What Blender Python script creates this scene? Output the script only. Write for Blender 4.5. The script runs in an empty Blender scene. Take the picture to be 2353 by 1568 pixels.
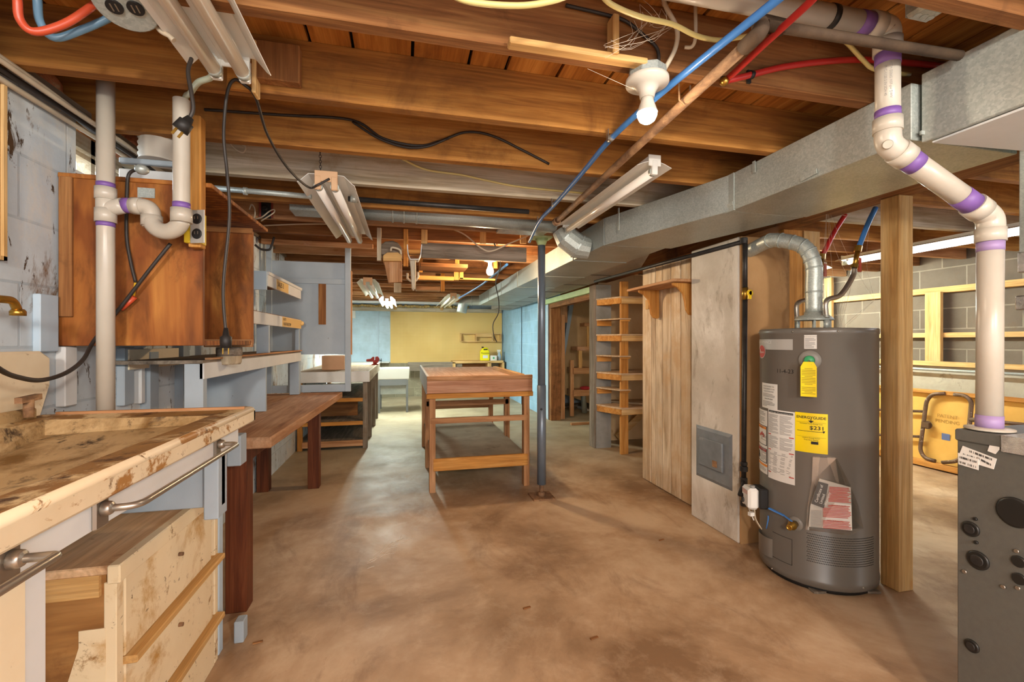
import bpy, bmesh, math, random
from math import sin, cos, pi, atan, atan2, sqrt, radians
from mathutils import Vector, Matrix
random.seed(7)
SC = bpy.context.scene
COL = SC.collection
# ---------------------------------------------------------------- camera geometry (2353 x 1568 frame)
FPX, CX, CY, CAMH = 1030.0, 1176.5, 784.0, 1.2
TH = atan(245.5 / FPX); CT, ST = cos(TH), sin(TH)
def at(u, v, X=None, Y=None, Z=None):
    """world point seen at pixel (u, v) on the given plane of the room"""
    a = (u - CX) / FPX; b = (CY - v) / FPX
    d = Vector((a*CT + ST, -a*ST + CT, b))
    if X is not None: t = X / d.x
    elif Y is not None: t = Y / d.y
    else: t = (Z - CAMH) / d.z
    return Vector((d.x*t, d.y*t, CAMH + d.z*t))
cam = bpy.data.cameras.new('camera'); camo = bpy.data.objects.new('camera', cam); COL.objects.link(camo)
camo.location = (0, 0, CAMH); camo.rotation_euler = (pi/2, 0, -TH)
cam.sensor_width = 36; cam.lens = 36*FPX/2353; cam.clip_start = .02
SC.camera = camo
# ---------------------------------------------------------------- colour + materials
def lin(h):
    if isinstance(h, (tuple, list)): return tuple(h) + ((1,) if len(h) == 3 else ())
    h = h.lstrip('#'); c = [int(h[i:i+2], 16)/255 for i in (0, 2, 4)]
    return tuple(x/12.92 if x <= .04045 else ((x+.055)/1.055)**2.4 for x in c) + (1,)
class NT:
    def __init__(s, name):
        s.m = bpy.data.materials.new(name); s.m.use_nodes = True
        s.t = s.m.node_tree; s.n = s.t.nodes; s.b = s.n['Principled BSDF']
    def new(s, typ, **k):
        n = s.n.new(typ)
        for q, v in k.items():
            if hasattr(n, q): setattr(n, q, v)
        return n
    def L(s, a, b): s.t.links.new(a, b)
    def coords(s, rnd=True):
        tc = s.new('ShaderNodeTexCoord')
        if not rnd: return tc.outputs['Object']
        oi = s.new('ShaderNodeObjectInfo'); mul = s.new('ShaderNodeVectorMath', operation='SCALE')
        cb = s.new('ShaderNodeCombineXYZ')
        for i in range(3): s.L(oi.outputs['Random'], cb.inputs[i])
        s.L(cb.outputs[0], mul.inputs[0]); mul.inputs['Scale'].default_value = 17.3
        ad = s.new('ShaderNodeVectorMath', operation='ADD'); s.L(tc.outputs['Object'], ad.inputs[0]); s.L(mul.outputs[0], ad.inputs[1])
        return ad.outputs[0]
    def mapped(s, co, sc):
        mp = s.new('ShaderNodeMapping'); s.L(co, mp.inputs['Vector']); mp.inputs['Scale'].default_value = sc
        return mp.outputs[0]
    def noise(s, co, scale, det=4, rough=.6, dist=0):
        n = s.new('ShaderNodeTexNoise'); s.L(co, n.inputs['Vector'])
        n.inputs['Scale'].default_value = scale; n.inputs['Detail'].default_value = det
        n.inputs['Roughness'].default_value = rough; n.inputs['Distortion'].default_value = dist
        return n.outputs['Fac']
    def ramp(s, fac, stops):
        r = s.new('ShaderNodeValToRGB'); s.L(fac, r.inputs[0]); e = r.color_ramp.elements
        while len(e) < len(stops): e.new(.5)
        for i, (p, c) in enumerate(stops):
            e[i].position = p; e[i].color = lin(c) if not isinstance(c, (int, float)) else (c, c, c, 1)
        return r.outputs[0]
    def mix(s, fac, a, b, mode='MIX'):
        n = s.new('ShaderNodeMix', data_type='RGBA', blend_type=mode)
        for i, v in ((0, fac), (6, a), (7, b)):
            if isinstance(v, (int, float)): n.inputs[i].default_value = v
            elif isinstance(v, (str, tuple)): n.inputs[i].default_value = lin(v)
            else: s.L(v, n.inputs[i])
        return n.outputs[2]
    def bump(s, h, strength=.2, dist=.01):
        b = s.new('ShaderNodeBump'); s.L(h, b.inputs['Height'])
        b.inputs['Strength'].default_value = strength; b.inputs['Distance'].default_value = dist
        s.L(b.outputs[0], s.b.inputs['Normal'])
    def fin(s, col, rough=.7, metal=0.0, spec=.3):
        if isinstance(col, (str, tuple)): s.b.inputs['Base Color'].default_value = lin(col)
        else: s.L(col, s.b.inputs['Base Color'])
        if isinstance(rough, (int, float)): s.b.inputs['Roughness'].default_value = rough
        else: s.L(rough, s.b.inputs['Roughness'])
        s.b.inputs['Metallic'].default_value = metal
        s.b.inputs['Specular IOR Level'].default_value = spec
        return s.m
def wood(name, dark, mid, light, axis='X', grain=14, rough=.75, stain=None, spec=.25, knots=True):
    s = NT(name); co = s.coords()
    g = {'X': (.9, grain, grain), 'Y': (grain, .9, grain), 'Z': (grain, grain, .9)}[axis]
    mp = s.mapped(co, g)
    n1 = s.noise(mp, 1.6, 6, .62, .9)
    c = s.ramp(n1, [(.28, dark), (.5, mid), (.74, light)])
    g2 = tuple(v*5 if v > 1 else 1.6 for v in g)
    n2 = s.noise(s.mapped(co, g2), 2.2, 3, .6)
    c = s.mix(.38, c, s.ramp(n2, [(.3, '8a7a6a'), (.65, 'ffffff')]), 'MULTIPLY')
    n3 = s.noise(co, 1.7, 3, .6)
    c = s.mix(.35, c, s.ramp(n3, [(.3, '9c8a78'), (.6, 'ffffff')]), 'MULTIPLY')
    if knots:
        v = s.new('ShaderNodeTexVoronoi'); s.L(s.mapped(co, tuple(3.2 if q > 1 else 1.7 for q in g)), v.inputs['Vector']); v.inputs['Scale'].default_value = 1.5
        k = s.ramp(v.outputs['Distance'], [(.03, 1.0), (.085, 0.0)])
        c = s.mix(k, c, dark)
    if stain:
        sc, lo, hi, colr = stain
        c = s.mix(s.ramp(s.noise(co, sc, 7, .68, .5), [(lo, 0.0), (hi, 1.0)]), c, colr)
    s.bump(n2, .25, .003)
    return s.fin(c, rough, 0, spec)
def paint(name, base, var=None, scale=5, rough=.6, stains=(), bump=.08, metal=0, spec=.3, rnd=True):
    """painted / plain surface with blotches; stains = (scale, lo, hi, colour, stretch)"""
    s = NT(name); co = s.coords(rnd)
    n = s.noise(co, scale, 5, .6)
    c = s.ramp(n, [(.3, var or base), (.65, base)])
    for st in stains:
        sc, lo, hi, colr = st[:4]
        cc = s.mapped(co, st[4]) if len(st) > 4 else co
        c = s.mix(s.ramp(s.noise(cc, sc, 8, .7, .4), [(lo, 0.0), (hi, 1.0)]), c, colr)
    if bump: s.bump(s.noise(co, scale*14, 3, .6), bump, .004)
    return s.fin(c, rough, metal, spec)
def plain(name, col, rough=.5, metal=0, spec=.4):
    return NT(name).fin(col, rough, metal, spec)
def emit(name, col, strength):
    s = NT(name); s.fin(col, .4)
    s.b.inputs['Emission Color'].default_value = lin(col); s.b.inputs['Emission Strength'].default_value = strength
    return s.m
def block(name, base, var, mortar, axis, bw=.4, bh=.2, mort=.007, stains=(), bump=.6, rough=.75, off=(0, 0)):
    """block masonry; axis 'X' = wall lies in the YZ plane, 'Y' = in the XZ plane"""
    s = NT(name); tc = s.new('ShaderNodeTexCoord'); sp = s.new('ShaderNodeSeparateXYZ'); s.L(tc.outputs['Object'], sp.inputs[0])
    cb = s.new('ShaderNodeCombineXYZ'); s.L(sp.outputs[1 if axis == 'X' else 0], cb.inputs[0]); s.L(sp.outputs[2], cb.inputs[1])
    mp = s.new('ShaderNodeMapping'); s.L(cb.outputs[0], mp.inputs['Vector']); mp.inputs['Location'].default_value = (off[0], off[1], 0)
    b = s.new('ShaderNodeTexBrick'); s.L(mp.outputs[0], b.inputs['Vector'])
    b.inputs['Scale'].default_value = 1; b.inputs['Brick Width'].default_value = bw; b.inputs['Row Height'].default_value = bh
    b.inputs['Mortar Size'].default_value = mort; b.inputs['Mortar Smooth'].default_value = .35; b.inputs['Bias'].default_value = 0
    b.inputs['Color1'].default_value = lin(base); b.inputs['Color2'].default_value = lin(var); b.inputs['Mortar'].default_value = lin(mortar)
    co = tc.outputs['Object']; c = b.outputs['Color']
    c = s.mix(.3, c, s.ramp(s.noise(co, 4, 6, .65), [(.3, '9a948c'), (.62, 'ffffff')]), 'MULTIPLY')
    for st in stains:
        sc, lo, hi, colr = st[:4]
        cc = s.mapped(co, st[4]) if len(st) > 4 else co
        c = s.mix(s.ramp(s.noise(cc, sc, 8, .72, .5), [(lo, 0.0), (hi, 1.0)]), c, colr)
    h = s.mix(.3, s.ramp(b.outputs['Fac'], [(0, 1.0), (1, 0.0)]), s.noise(co, 60, 4, .7))
    s.bump(h, bump, .006)
    return s.fin(c, rough, 0, .25)
def galv(name, base='b4b8b4', dark='9ea49f', light='c9cdc8', rough=.42, metal=.4, scale=170):
    s = NT(name); co = s.coords()
    v = s.new('ShaderNodeTexVoronoi'); s.L(co, v.inputs['Vector']); v.inputs['Scale'].default_value = scale
    bw = s.new('ShaderNodeRGBToBW'); s.L(v.outputs['Color'], bw.inputs[0])
    c = s.ramp(bw.outputs[0], [(.15, dark), (.5, base), (.85, light)])
    c = s.mix(.4, c, s.ramp(s.noise(co, 3, 5, .6), [(.3, 'b0a898'), (.6, 'ffffff')]), 'MULTIPLY')
    s.bump(bw.outputs[0], .06, .002)
    return s.fin(c, rough, metal, .5)
# ---------------------------------------------------------------- mesh builder
OFF = {}
class MB:
    def __init__(s): s.bm = bmesh.new()
    def _add(s, vs, fs, smooth=False):
        v = [s.bm.verts.new(p) for p in vs]; out = []
        for f in fs:
            try: q = s.bm.faces.new([v[i] for i in f]); q.smooth = smooth; out.append(q)
            except ValueError: pass
        return v
    def box(s, x0, x1, y0, y1, z0, z1):
        vs = [(x, y, z) for z in (z0, z1) for y in (y0, y1) for x in (x0, x1)]
        s._add(vs, [(0, 2, 3, 1), (4, 5, 7, 6), (0, 1, 5, 4), (2, 6, 7, 3), (0, 4, 6, 2), (1, 3, 7, 5)]); return s
    def hexa(s, p):   # 8 points, bottom ring then top ring
        s._add(p, [(3, 2, 1, 0), (4, 5, 6, 7), (0, 1, 5, 4), (1, 2, 6, 5), (2, 3, 7, 6), (3, 0, 4, 7)]); return s
    def bar(s, p0, p1, w, h, up=(0, 0, 1)):  # rectangular bar from p0 to p1, w sideways, h along up
        p0, p1 = Vector(p0), Vector(p1); d = (p1-p0).normalized(); up = Vector(up)
        sd = d.cross(up)
        if sd.length < 1e-5: sd = d.cross(Vector((0, 1, 0)))
        sd.normalize(); up = sd.cross(d).normalized()
        r = []
        for p in (p0, p1): r += [p-sd*w/2-up*h/2, p+sd*w/2-up*h/2, p+sd*w/2+up*h/2, p-sd*w/2+up*h/2]
        return s.hexa(r)
    def prism(s, poly, vec):
        n = len(poly); vec = Vector(vec); a = [Vector(p) for p in poly]
        s._add(a + [p+vec for p in a], [tuple(range(n))[::-1], tuple(range(n, 2*n))] + [(i, (i+1) % n, n+(i+1) % n, n+i) for i in range(n)]); return s
    def tube(s, pts, r, seg=12, caps=True, smooth=True, fillet=0.0, fseg=5):
        pts = [Vector(p) for p in pts]
        rs = [r]*len(pts) if isinstance(r, (int, float)) else list(r)
        if fillet:
            np_, nr = [pts[0]], [rs[0]]
            for i in range(1, len(pts)-1):
                a, b, c = pts[i-1], pts[i], pts[i+1]
                f = min(fillet, (a-b).length*.48, (c-b).length*.48)
                p, q = b+(a-b).normalized()*f, b+(c-b).normalized()*f
                for k in range(fseg+1):
                    t = k/fseg; np_.append((1-t)**2*p + 2*t*(1-t)*b + t*t*q); nr.append(rs[i])
            np_.append(pts[-1]); nr.append(rs[-1]); pts, rs = np_, nr
        n = len(pts); rings = []; prev = None
        for i, p in enumerate(pts):
            d = (pts[min(i+1, n-1)]-pts[max(i-1, 0)])
            if d.length < 1e-9: d = Vector((0, 0, 1))
            d.normalize()
            if prev is None:
                u = d.cross(Vector((0, 0, 1)))
                if u.length < 1e-3: u = d.cross(Vector((1, 0, 0)))
            else: u = prev - d*prev.dot(d)
            u.normalize(); prev = u; w = d.cross(u)
            rings.append([s.bm.verts.new(p + (u*cos(2*pi*k/seg)+w*sin(2*pi*k/seg))*rs[i]) for k in range(seg)])
        for i in range(n-1):
            for k in range(seg):
                try:
                    f = s.bm.faces.new((rings[i][k], rings[i][(k+1) % seg], rings[i+1][(k+1) % seg], rings[i+1][k])); f.smooth = smooth
                except ValueError: pass
        if caps:
            for ring in (rings[0][::-1], rings[-1]):
                try: s.bm.faces.new(ring)
                except ValueError: pass
        return s
    def spline(s, pts, r, seg=8, sub=6):
        return s.tube(catmull(pts, sub), r, seg)
    def lathe(s, prof, c, axis='Z', seg=24, smooth=True):
        c = Vector(c); rings = []
        for (r, h) in prof:
            ring = []
            for k in range(seg):
                a = 2*pi*k/seg; x, y = max(r, 1e-5)*cos(a), max(r, 1e-5)*sin(a)
                p = {'Z': (x, y, h), 'Y': (x, h, -y), 'X': (h, x, y)}[axis] if isinstance(axis, str) else None
                if p is None:
                    d = axis.normalized(); u = d.orthogonal().normalized(); w = d.cross(u); p = u*x + w*y + d*h
                ring.append(s.bm.verts.new(c+Vector(p)))
            rings.append(ring)
        for i in range(len(rings)-1):
            for k in range(seg):
                f = s.bm.faces.new((rings[i][k], rings[i][(k+1) % seg], rings[i+1][(k+1) % seg], rings[i+1][k])); f.smooth = smooth
        s.bm.faces.new(rings[0][::-1]); s.bm.faces.new(rings[-1]); return s
    def cyl(s, p0, p1, r, seg=20): return s.tube([p0, p1], r, seg)
    def sphere(s, c, r, sz=1, seg=16):
        n = seg//2; return s.lathe([(r*sin(pi*i/n), -r*cos(pi*i/n)*sz) for i in range(n+1)], c, 'Z', seg)
    def sheet(s, prof, vec, th):  # open polyline extruded along vec, thickness th
        a = [Vector(p) for p in prof]; vec = Vector(vec); n = len(a); nor = []
        for i in range(n):
            d = (a[min(i+1, n-1)]-a[max(i-1, 0)]); q = d.cross(vec).normalized(); nor.append(q)
        return s.prism([a[i]+nor[i]*th/2 for i in range(n)] + [a[i]-nor[i]*th/2 for i in range(n-1, -1, -1)], vec)
    def patch(s, f, u0, u1, v0, v1, nu=1, nv=1, smooth=True):
        g = [[s.bm.verts.new(f(u0+(u1-u0)*i/nu, v0+(v1-v0)*j/nv)) for j in range(nv+1)] for i in range(nu+1)]
        for i in range(nu):
            for j in range(nv):
                q = s.bm.faces.new((g[i][j], g[i+1][j], g[i+1][j+1], g[i][j+1])); q.smooth = smooth
        return s
    def text(s, string, size, f, align='CENTER', bold=0.0):
        vs, fs = text_mesh(string, size, align, bold); s._add([f(x, y) for x, y in vs], fs); return s
    def build(s, name, mat, parent=None, loc=None, bevel=0, fix=True):
        if fix: bmesh.ops.recalc_face_normals(s.bm, faces=s.bm.faces)
        if bevel:
            ed = [e for e in s.bm.edges if len(e.link_faces) == 2 and e.calc_face_angle(0) > .6]
            bmesh.ops.bevel(s.bm, geom=ed, offset=bevel, segments=1, affect='EDGES', clamp_overlap=True)
        if parent is not None: off = OFF[parent.name]
        elif loc is not None: off = Vector(loc)
        else:
            vs = [v.co for v in s.bm.verts]
            off = Vector(((min(v.x for v in vs)+max(v.x for v in vs))/2, (min(v.y for v in vs)+max(v.y for v in vs))/2, min(v.z for v in vs)))
        for v in s.bm.verts: v.co -= off
        me = bpy.data.meshes.new(name); s.bm.to_mesh(me); s.bm.free()
        if mat: me.materials.append(mat)
        o = bpy.data.objects.new(name, me); COL.objects.link(o)
        if parent is not None: o.parent = parent
        else: o.location = off
        OFF[o.name] = off
        return o
def catmull(pts, sub=6):
    p = [Vector(q) for q in pts]; p = [p[0]*2-p[1]] + p + [p[-1]*2-p[-2]]; out = []
    for i in range(1, len(p)-2):
        for k in range(sub):
            t = k/sub; a, b, c, d = p[i-1], p[i], p[i+1], p[i+2]
            out.append(.5*((2*b)+(c-a)*t+(2*a-5*b+4*c-d)*t*t+(3*b-a-3*c+d)*t**3))
    out.append(p[-2]); return out
_tc = {}
def text_mesh(string, size, align, bold=0.0):
    key = (string, align, bold)
    if key not in _tc:
        cu = bpy.data.curves.new('t', 'FONT'); cu.body = string; cu.size = 1; cu.align_x = align; cu.offset = bold; cu.resolution_u = 3
        o = bpy.data.objects.new('t', cu); COL.objects.link(o)
        me = bpy.data.meshes.new_from_object(o.evaluated_get(bpy.context.evaluated_depsgraph_get()))
        _tc[key] = ([(v.co.x, v.co.y) for v in me.vertices], [tuple(p.vertices) for p in me.polygons])
        bpy.data.objects.remove(o); bpy.data.curves.remove(cu); bpy.data.meshes.remove(me)
    vs, fs = _tc[key]
    return [(x*size, y*size) for x, y in vs], fs
def thing(name, label, cat, loc, group=None):
    o = bpy.data.objects.new(name, None); COL.objects.link(o); o.location = loc; o.empty_display_size = .05
    o['label'] = label; o['category'] = cat
    if group: o['group'] = group
    OFF[o.name] = Vector(loc); return o
def tag(o, label, cat, group=None, kind=None):
    o['label'] = label; o['category'] = cat
    if group: o['group'] = group
    if kind: o['kind'] = kind
    return o
def struct(o, label=None):
    o['kind'] = 'structure'
    if label: o['label'] = label
    return o
def copy_tree(o, loc=None, label=None, parent=None):
    c = o.copy(); COL.objects.link(c); OFF[c.name] = OFF[o.name]
    if parent is not None: c.parent = parent
    if loc is not None: c.location = loc; OFF[c.name] = Vector(loc)
    if label: c['label'] = label
    for ch in list(o.children): copy_tree(ch, parent=c)
    return c
# ---------------------------------------------------------------- materials used
W = {}
for ax in 'XYZ':
    W['joist'+ax] = wood('joist_wood_'+ax, '7d5028', 'ac7638', 'cb9650', ax, 13, .8, (2.2, .52, .72, '6b4422'))
    W['brown'+ax] = wood('brown_wood_'+ax, '6b4526', '936339', 'b0814f', ax, 13, .8, (2.2, .55, .72, '4c2f1a'))
    W['orange'+ax] = wood('orange_wood_'+ax, 'a86a28', 'cc8f44', 'e2ac62', ax, 12, .7)
    W['pale'+ax] = wood('pale_pine_'+ax, 'b98a50', 'd6ab6c', 'e6c48c', ax, 12, .7)
    W['red'+ax] = wood('reddish_fir_'+ax, '96653f', 'bf8e62', 'd6ac82', ax, 13, .75, (3, .6, .75, 'b99680'))
    W['grey'+ax] = wood('weathered_grey_wood_'+ax, '5d554a', '83786a', 'a4988a', ax, 12, .85, (3, .55, .7, '6d5a46'))
    W['wash'+ax] = wood('whitewashed_wood_'+ax, 'a89878', 'cabda4', 'e0d6c2', ax, 12, .8, (2, .58, .75, '9c7c50'))
    W['stud'+ax] = wood('yellow_stud_wood_'+ax, 'c29356', 'dfb677', 'edcd98', ax, 11, .7)
    W['panel'+ax] = wood('pale_knotty_board_'+ax, 'b08c64', 'd4b896', 'e6d2b8', ax, 15, .65)
def wood_ply():
    s = NT('plywood'); co = s.coords()
    mp = s.mapped(co, (7, 7, .8)); n1 = s.noise(mp, 1.2, 5, .55, 2.2)
    w = s.new('ShaderNodeTexWave', wave_type='RINGS'); s.L(s.mapped(co, (1.0, 1.0, .25)), w.inputs['Vector'])
    w.inputs['Scale'].default_value = 9; w.inputs['Distortion'].default_value = 6; w.inputs['Detail'].default_value = 3; w.inputs['Detail Scale'].default_value = .9
    c = s.ramp(n1, [(.3, '683813'), (.5, '965a24'), (.72, 'b57a38')])
    c = s.mix(.6, c, s.ramp(w.outputs['Fac'], [(.2, 'a87848'), (.8, 'ffffff')]), 'MULTIPLY')
    c = s.mix(s.ramp(s.noise(s.mapped(co, (3, 3, 1.2)), 2.4, 7, .7, .6), [(.5, 0.0), (.66, .8)]), c, '56300f')
    s.bump(n1, .12, .002)
    return s.fin(c, .6, 0, .3)
W['ply'] = wood_ply()
MT = dict(
    pvc=paint('white_pvc', 'bcb5a8', 'b0a798', 4, .32, bump=0, spec=.5),
    primer=plain('purple_primer', '77569a', .45), primer_pale=plain('pale_purple_primer', '9a83b0', .45),
    galv=galv('galvanized_steel', 'b0b7b2', 'a6aea9', 'bcc3bd'), galv2=galv('galvanized_duct', 'aab2ae', 'a2aaa6', 'b4bbb6', .45, .35, 260),
    duct=galv('duct_underside_steel', '9f9a90', '948f86', 'aaa59c', .5, .3, 150),
    foil=paint('foil_tape', 'd8d8d6', 'a0a0a0', 30, .18, bump=.6, metal=.9),
    steelblue=paint('blue_grey_pole_paint', '6d7884', '616b76', 6, .35, ((14, .66, .7, 'b9bdc0'),), .03, .3, .5),
    chrome=plain('chrome', 'a59d92', .32, .85), steelplate=paint('steel_cover', 'b2aea6', 'a29e96', 20, .35, bump=0, metal=.3), brass=plain('brass', 'b08a3e', .3, .9), black=plain('black_rubber', '1d1b1a', .55),
    iron=paint('black_iron_pipe', '3d3a38', '2e2b29', 20, .45, bump=.1, metal=.5),
    darkpipe=paint('dirty_dark_pipe', '52402f', '3a2c20', 14, .8, bump=.2), rust=paint('rusty_pipe', '8d6a4c', '5b4433', 16, .75, ((9, .5, .62, 'a8835e', (1, .4, 1)),), .25, .15),
    red=plain('red_tubing', 'b02a26', .35), redorange=plain('orange_red_tubing', 'b8482c', .35), blue=plain('blue_tubing', '3f78bd', .32), slate=plain('slate_blue_tubing', '5f8199', .35),
    cream=paint('stained_cream_enamel', 'e6d8bc', 'd8c6a4', 3, .5, ((5, .6, .7, '8e6a3c'), (22, .66, .74, '5d4226')), .12),
    rim=paint('worn_rim_paint', '94703f', '7d5a32', 5, .65, ((4, .5, .58, 'ccb68a'), (14, .54, .66, '4a3019')), .3),
    apron=paint('chipped_cream_paint', 'e0cfb0', 'd4bf9c', 4, .5, ((5, .54, .57, 'a27440', (1, .6, 1)), (22, .6, .66, '6a4a28')), .12),
    basin=paint('grimy_basin_enamel', 'b89e74', '9c7f54', 4, .5, ((5, .46, .62, '75572f'), (14, .54, .66, '38271a')), .15),
    drawer=paint('cream_drawer_paint', 'e6d5b2', 'dcc8a2', 3, .55, ((3.6, .53, .66, 'b98d4c'), (9, .6, .68, '8a6230'), (30, .62, .68, '5f4322')), .08),
    white=paint('white_paint', 'd4d6d6', 'c9cbca', 5, .5, ((12, .68, .73, '8a7a68'),), .05),
    bluegrey=paint('grey_blue_paint', 'a3afb8', '98a4ad', 4, .6, ((9, .68, .71, '6a6660'),), .08),
    paleblue=paint('pale_blue_paint', 'b5c8d6', 'a8bccb', 4, .55, ((11, .69, .72, '7a7872'),), .06),
    heater=paint('grey_heater_enamel', '6a655e', '645f58', 2, .3, bump=0, spec=.5), furnace=paint('dark_grey_furnace_enamel', '5c5b55', '565550', 60, .42, bump=.25, spec=.4),
    knock=plain('knockout_black', '1f1e1c', .4), label=plain('white_label', 'dcdad4', .45), yellow=plain('yellow_label', 'f0d400', .45), ink=plain('black_print', '1c1a18', .6),
    greyink=plain('grey_print', '8f8d89', .6), redink=plain('red_print', 'b8443a', .6), orangeink=plain('orange_print', 'e08a2e', .6), greenp=plain('green_plastic', '3fa06a', .4),
    bulb=emit('lit_bulb_glass', 'ffe6c8', 150), bulb_far=emit('lit_far_bulb_glass', 'ffdcb0', 400), tube_on=emit('lit_tube', 'f2f6ff', 9), tube_on2=emit('lit_cool_tube', 'f0fbf0', 135),
    tube_dim=emit('dim_tube', 'eaf2ee', 6), tube=paint('unlit_tube_glass', 'ece6dc', 'e6dfd4', 3, .25, bump=0), reflector=paint('white_reflector_enamel', 'e2e2dc', 'd8d8d2', 5, .35, bump=0, spec=.5), porcelain=plain('white_porcelain', 'cfc8ba', .3),
    cable=plain('pale_yellow_cable', 'd0c07e', .4), nm=plain('dusty_white_cable', 'c2b49c', .6), cordb=plain('dark_brown_cord', '2c2622', .5),
    foam=paint('yellow_insulation', 'c8ac70', 'a3854c', 18, .95, bump=1.0), fibre=paint('pink_orange_insulation', 'c98a66', '9c6242', 12, .95, ((14, .5, .7, 'cdb492'),), 1.0),
    pegb=None, porc2=plain('tan_socket_plastic', 'caa27c', .5), jug=plain('yellow_jug', 'e8da00', .35), visered=paint('red_vise_enamel', 'a02a20', '7a2018', 14, .45, bump=.1),
    glass=None, web=plain('cobweb_thread', 'cfc2ae', .9), dark=plain('dark_gap', '1a120a', .95), green_p=paint('pale_green_paint', 'b9cf9c', 'a9bf8c', 5, .6, ((8, .66, .7, '8a6a44'),), .05),
    tanboard=paint('tan_wallboard', 'd4b78a', 'c8a87a', 3, .75, ((6, .64, .74, '94764c'),), .05), pinkboard=paint('pale_pink_board', 'd2ab8c', 'c79e7e', 4, .7, bump=.04),
)
# ================================================================ ROOM SHELL
def floor_mat():
    s = NT('concrete_floor'); co = s.coords(False)
    c = s.ramp(s.noise(co, 1.1, 7, .62, .4), [(.36, '7f6246'), (.5, 'a88a6a'), (.64, 'c6ad8e')])
    c = s.mix(s.ramp(s.noise(co, 7, 8, .7, .3), [(.5, 0.0), (.8, .55)]), c, 'c9b294')
    c = s.mix(s.ramp(s.noise(s.mapped(co, (1, .5, 1)), 2.6, 8, .72, 1.2), [(.54, 0.0), (.72, .6)]), c, '6d4c34')
    c = s.mix(s.ramp(s.noise(co, 24, 6, .7), [(.68, 0.0), (.75, .5)]), c, '6a5038')
    # chalky scuffs in the aisle between the benches
    sp = s.new('ShaderNodeSeparateXYZ'); s.L(co, sp.inputs[0])
    def band(o, lo, hi, soft):
        a = s.new('ShaderNodeMapRange'); s.L(o, a.inputs[0]); a.inputs[1].default_value = lo-soft; a.inputs[2].default_value = lo+soft
        b = s.new('ShaderNodeMapRange'); s.L(o, b.inputs[0]); b.inputs[1].default_value = hi-soft; b.inputs[2].default_value = hi+soft; b.inputs[3].default_value = 1; b.inputs[4].default_value = 0
        m = s.new('ShaderNodeMath', operation='MULTIPLY'); s.L(a.outputs[0], m.inputs[0]); s.L(b.outputs[0], m.inputs[1]); return m.outputs[0]
    m1 = s.new('ShaderNodeMath', operation='MULTIPLY'); s.L(band(sp.outputs[0], -.35, .35, .25), m1.inputs[0]); s.L(band(sp.outputs[1], 3.0, 5.6, .8), m1.inputs[1])
    m2 = s.new('ShaderNodeMath', operation='MULTIPLY'); s.L(m1.outputs[0], m2.inputs[0]); s.L(s.ramp(s.noise(co, 4.5, 8, .75, .8), [(.46, 0.0), (.7, .8)]), m2.inputs[1])
    c = s.mix(m2.outputs[0], c, 'd3cab6')
    # greenish cast of the fluorescent light, painted into the floor colour towards the far end
    m3 = s.new('ShaderNodeMapRange'); s.L(sp.outputs[1], m3.inputs[0]); m3.inputs[1].default_value = 3.2; m3.inputs[2].default_value = 5.2; m3.inputs[4].default_value = .75
    c = s.mix(m3.outputs[0], c, s.ramp(s.noise(co, 2.2, 7, .65), [(.3, '857e66'), (.7, 'a8a088')]))
    v = s.new('ShaderNodeTexVoronoi', feature='DISTANCE_TO_EDGE'); s.L(s.mapped(co, (.55, .5, 1)), v.inputs['Vector']); v.inputs['Scale'].default_value = 1.0
    s.bump(s.noise(co, 40, 6, .7), .15, .004)
    return s.fin(c, s.ramp(s.noise(co, 3, 4), [(.3, .45), (.7, .65)]), 0, .35)
b = MB(); b.box(-1.3, 5.5, -2.2, 10.1, -.1, 0); struct(b.build('floor', floor_mat(), loc=(0, 0, 0)), 'stained tan concrete basement floor')
# subfloor boards running away from the camera, dark gaps between them
b = MB(); x = -1.35; k = 0
while x < 5.5:
    w = .195 if k % 3 else .135
    b.box(x, x+w-.011, -2.2, 10.1, 2.187, 2.207); x += w; k += 1
W['subfl'] = wood('subfloor_boards', '8f5622', 'bd7c38', 'd6994e', 'Y', 11, .75, (2.4, .58, .74, '6d3f1a'))
struct(b.build('ceiling', W['subfl'], loc=(0, 0, 0)), 'orange-brown subfloor boards above the joists')
b = MB(); b.box(-1.36, 5.5, -2.2, 10.1, 2.212, 2.25); struct(b.build('ceiling', MT['dark'], loc=(0, 0, 0)))
# left wall with its window opening (Y 1.956..2.5, z 1.81..2.0)
XL = -1.16; WY0, WY1, WZ0, WZ1 = 1.945, 2.44, 1.81, 2.03
dirt = ((3.2, .56, .63, '76552f', (1, 1, .5)), (20, .59, .63, '4a3520', (1, 1, .4)), (1.1, .5, .62, 'd6d2c8'))
LW = block('left_wall_blocks', 'c0ccd4', 'c8d2d8', 'b2bec6', 'X', .4, .2, .005, dirt, .35, .7, (.1, .02))
b = MB(); b.box(XL-.22, XL, -2.2, WY0, 0, 2.03); b.box(XL-.22, XL, WY1, 10.1, 0, 2.03); b.box(XL-.22, XL, WY0, WY1, 0, WZ0)
struct(b.build('wall_left', LW, loc=(0, 0, 0)), 'pale blue painted block wall')
b = MB(); b.box(XL-.02, XL+.02, -2.2, 10, 2.03, 2.05); struct(b.build('trim_1', W['grey'+'Y'], loc=(0, 0, 0)), 'dusty sill plate on top of the left wall')
b = MB(); b.box(XL-.24, XL-.2, -2.2, 10.1, 2.03, 2.21); struct(b.build('wall_left', W['brownY'], loc=(0, 0, 0)), 'rim board over the left wall')
w = bpy.data.objects.new('window_1', None); COL.objects.link(w); w.location = (XL-.12, 2.2, WZ0); OFF['window_1'] = Vector(w.location); struct(w, 'small basement window high in the left wall')
b = MB()
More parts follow.
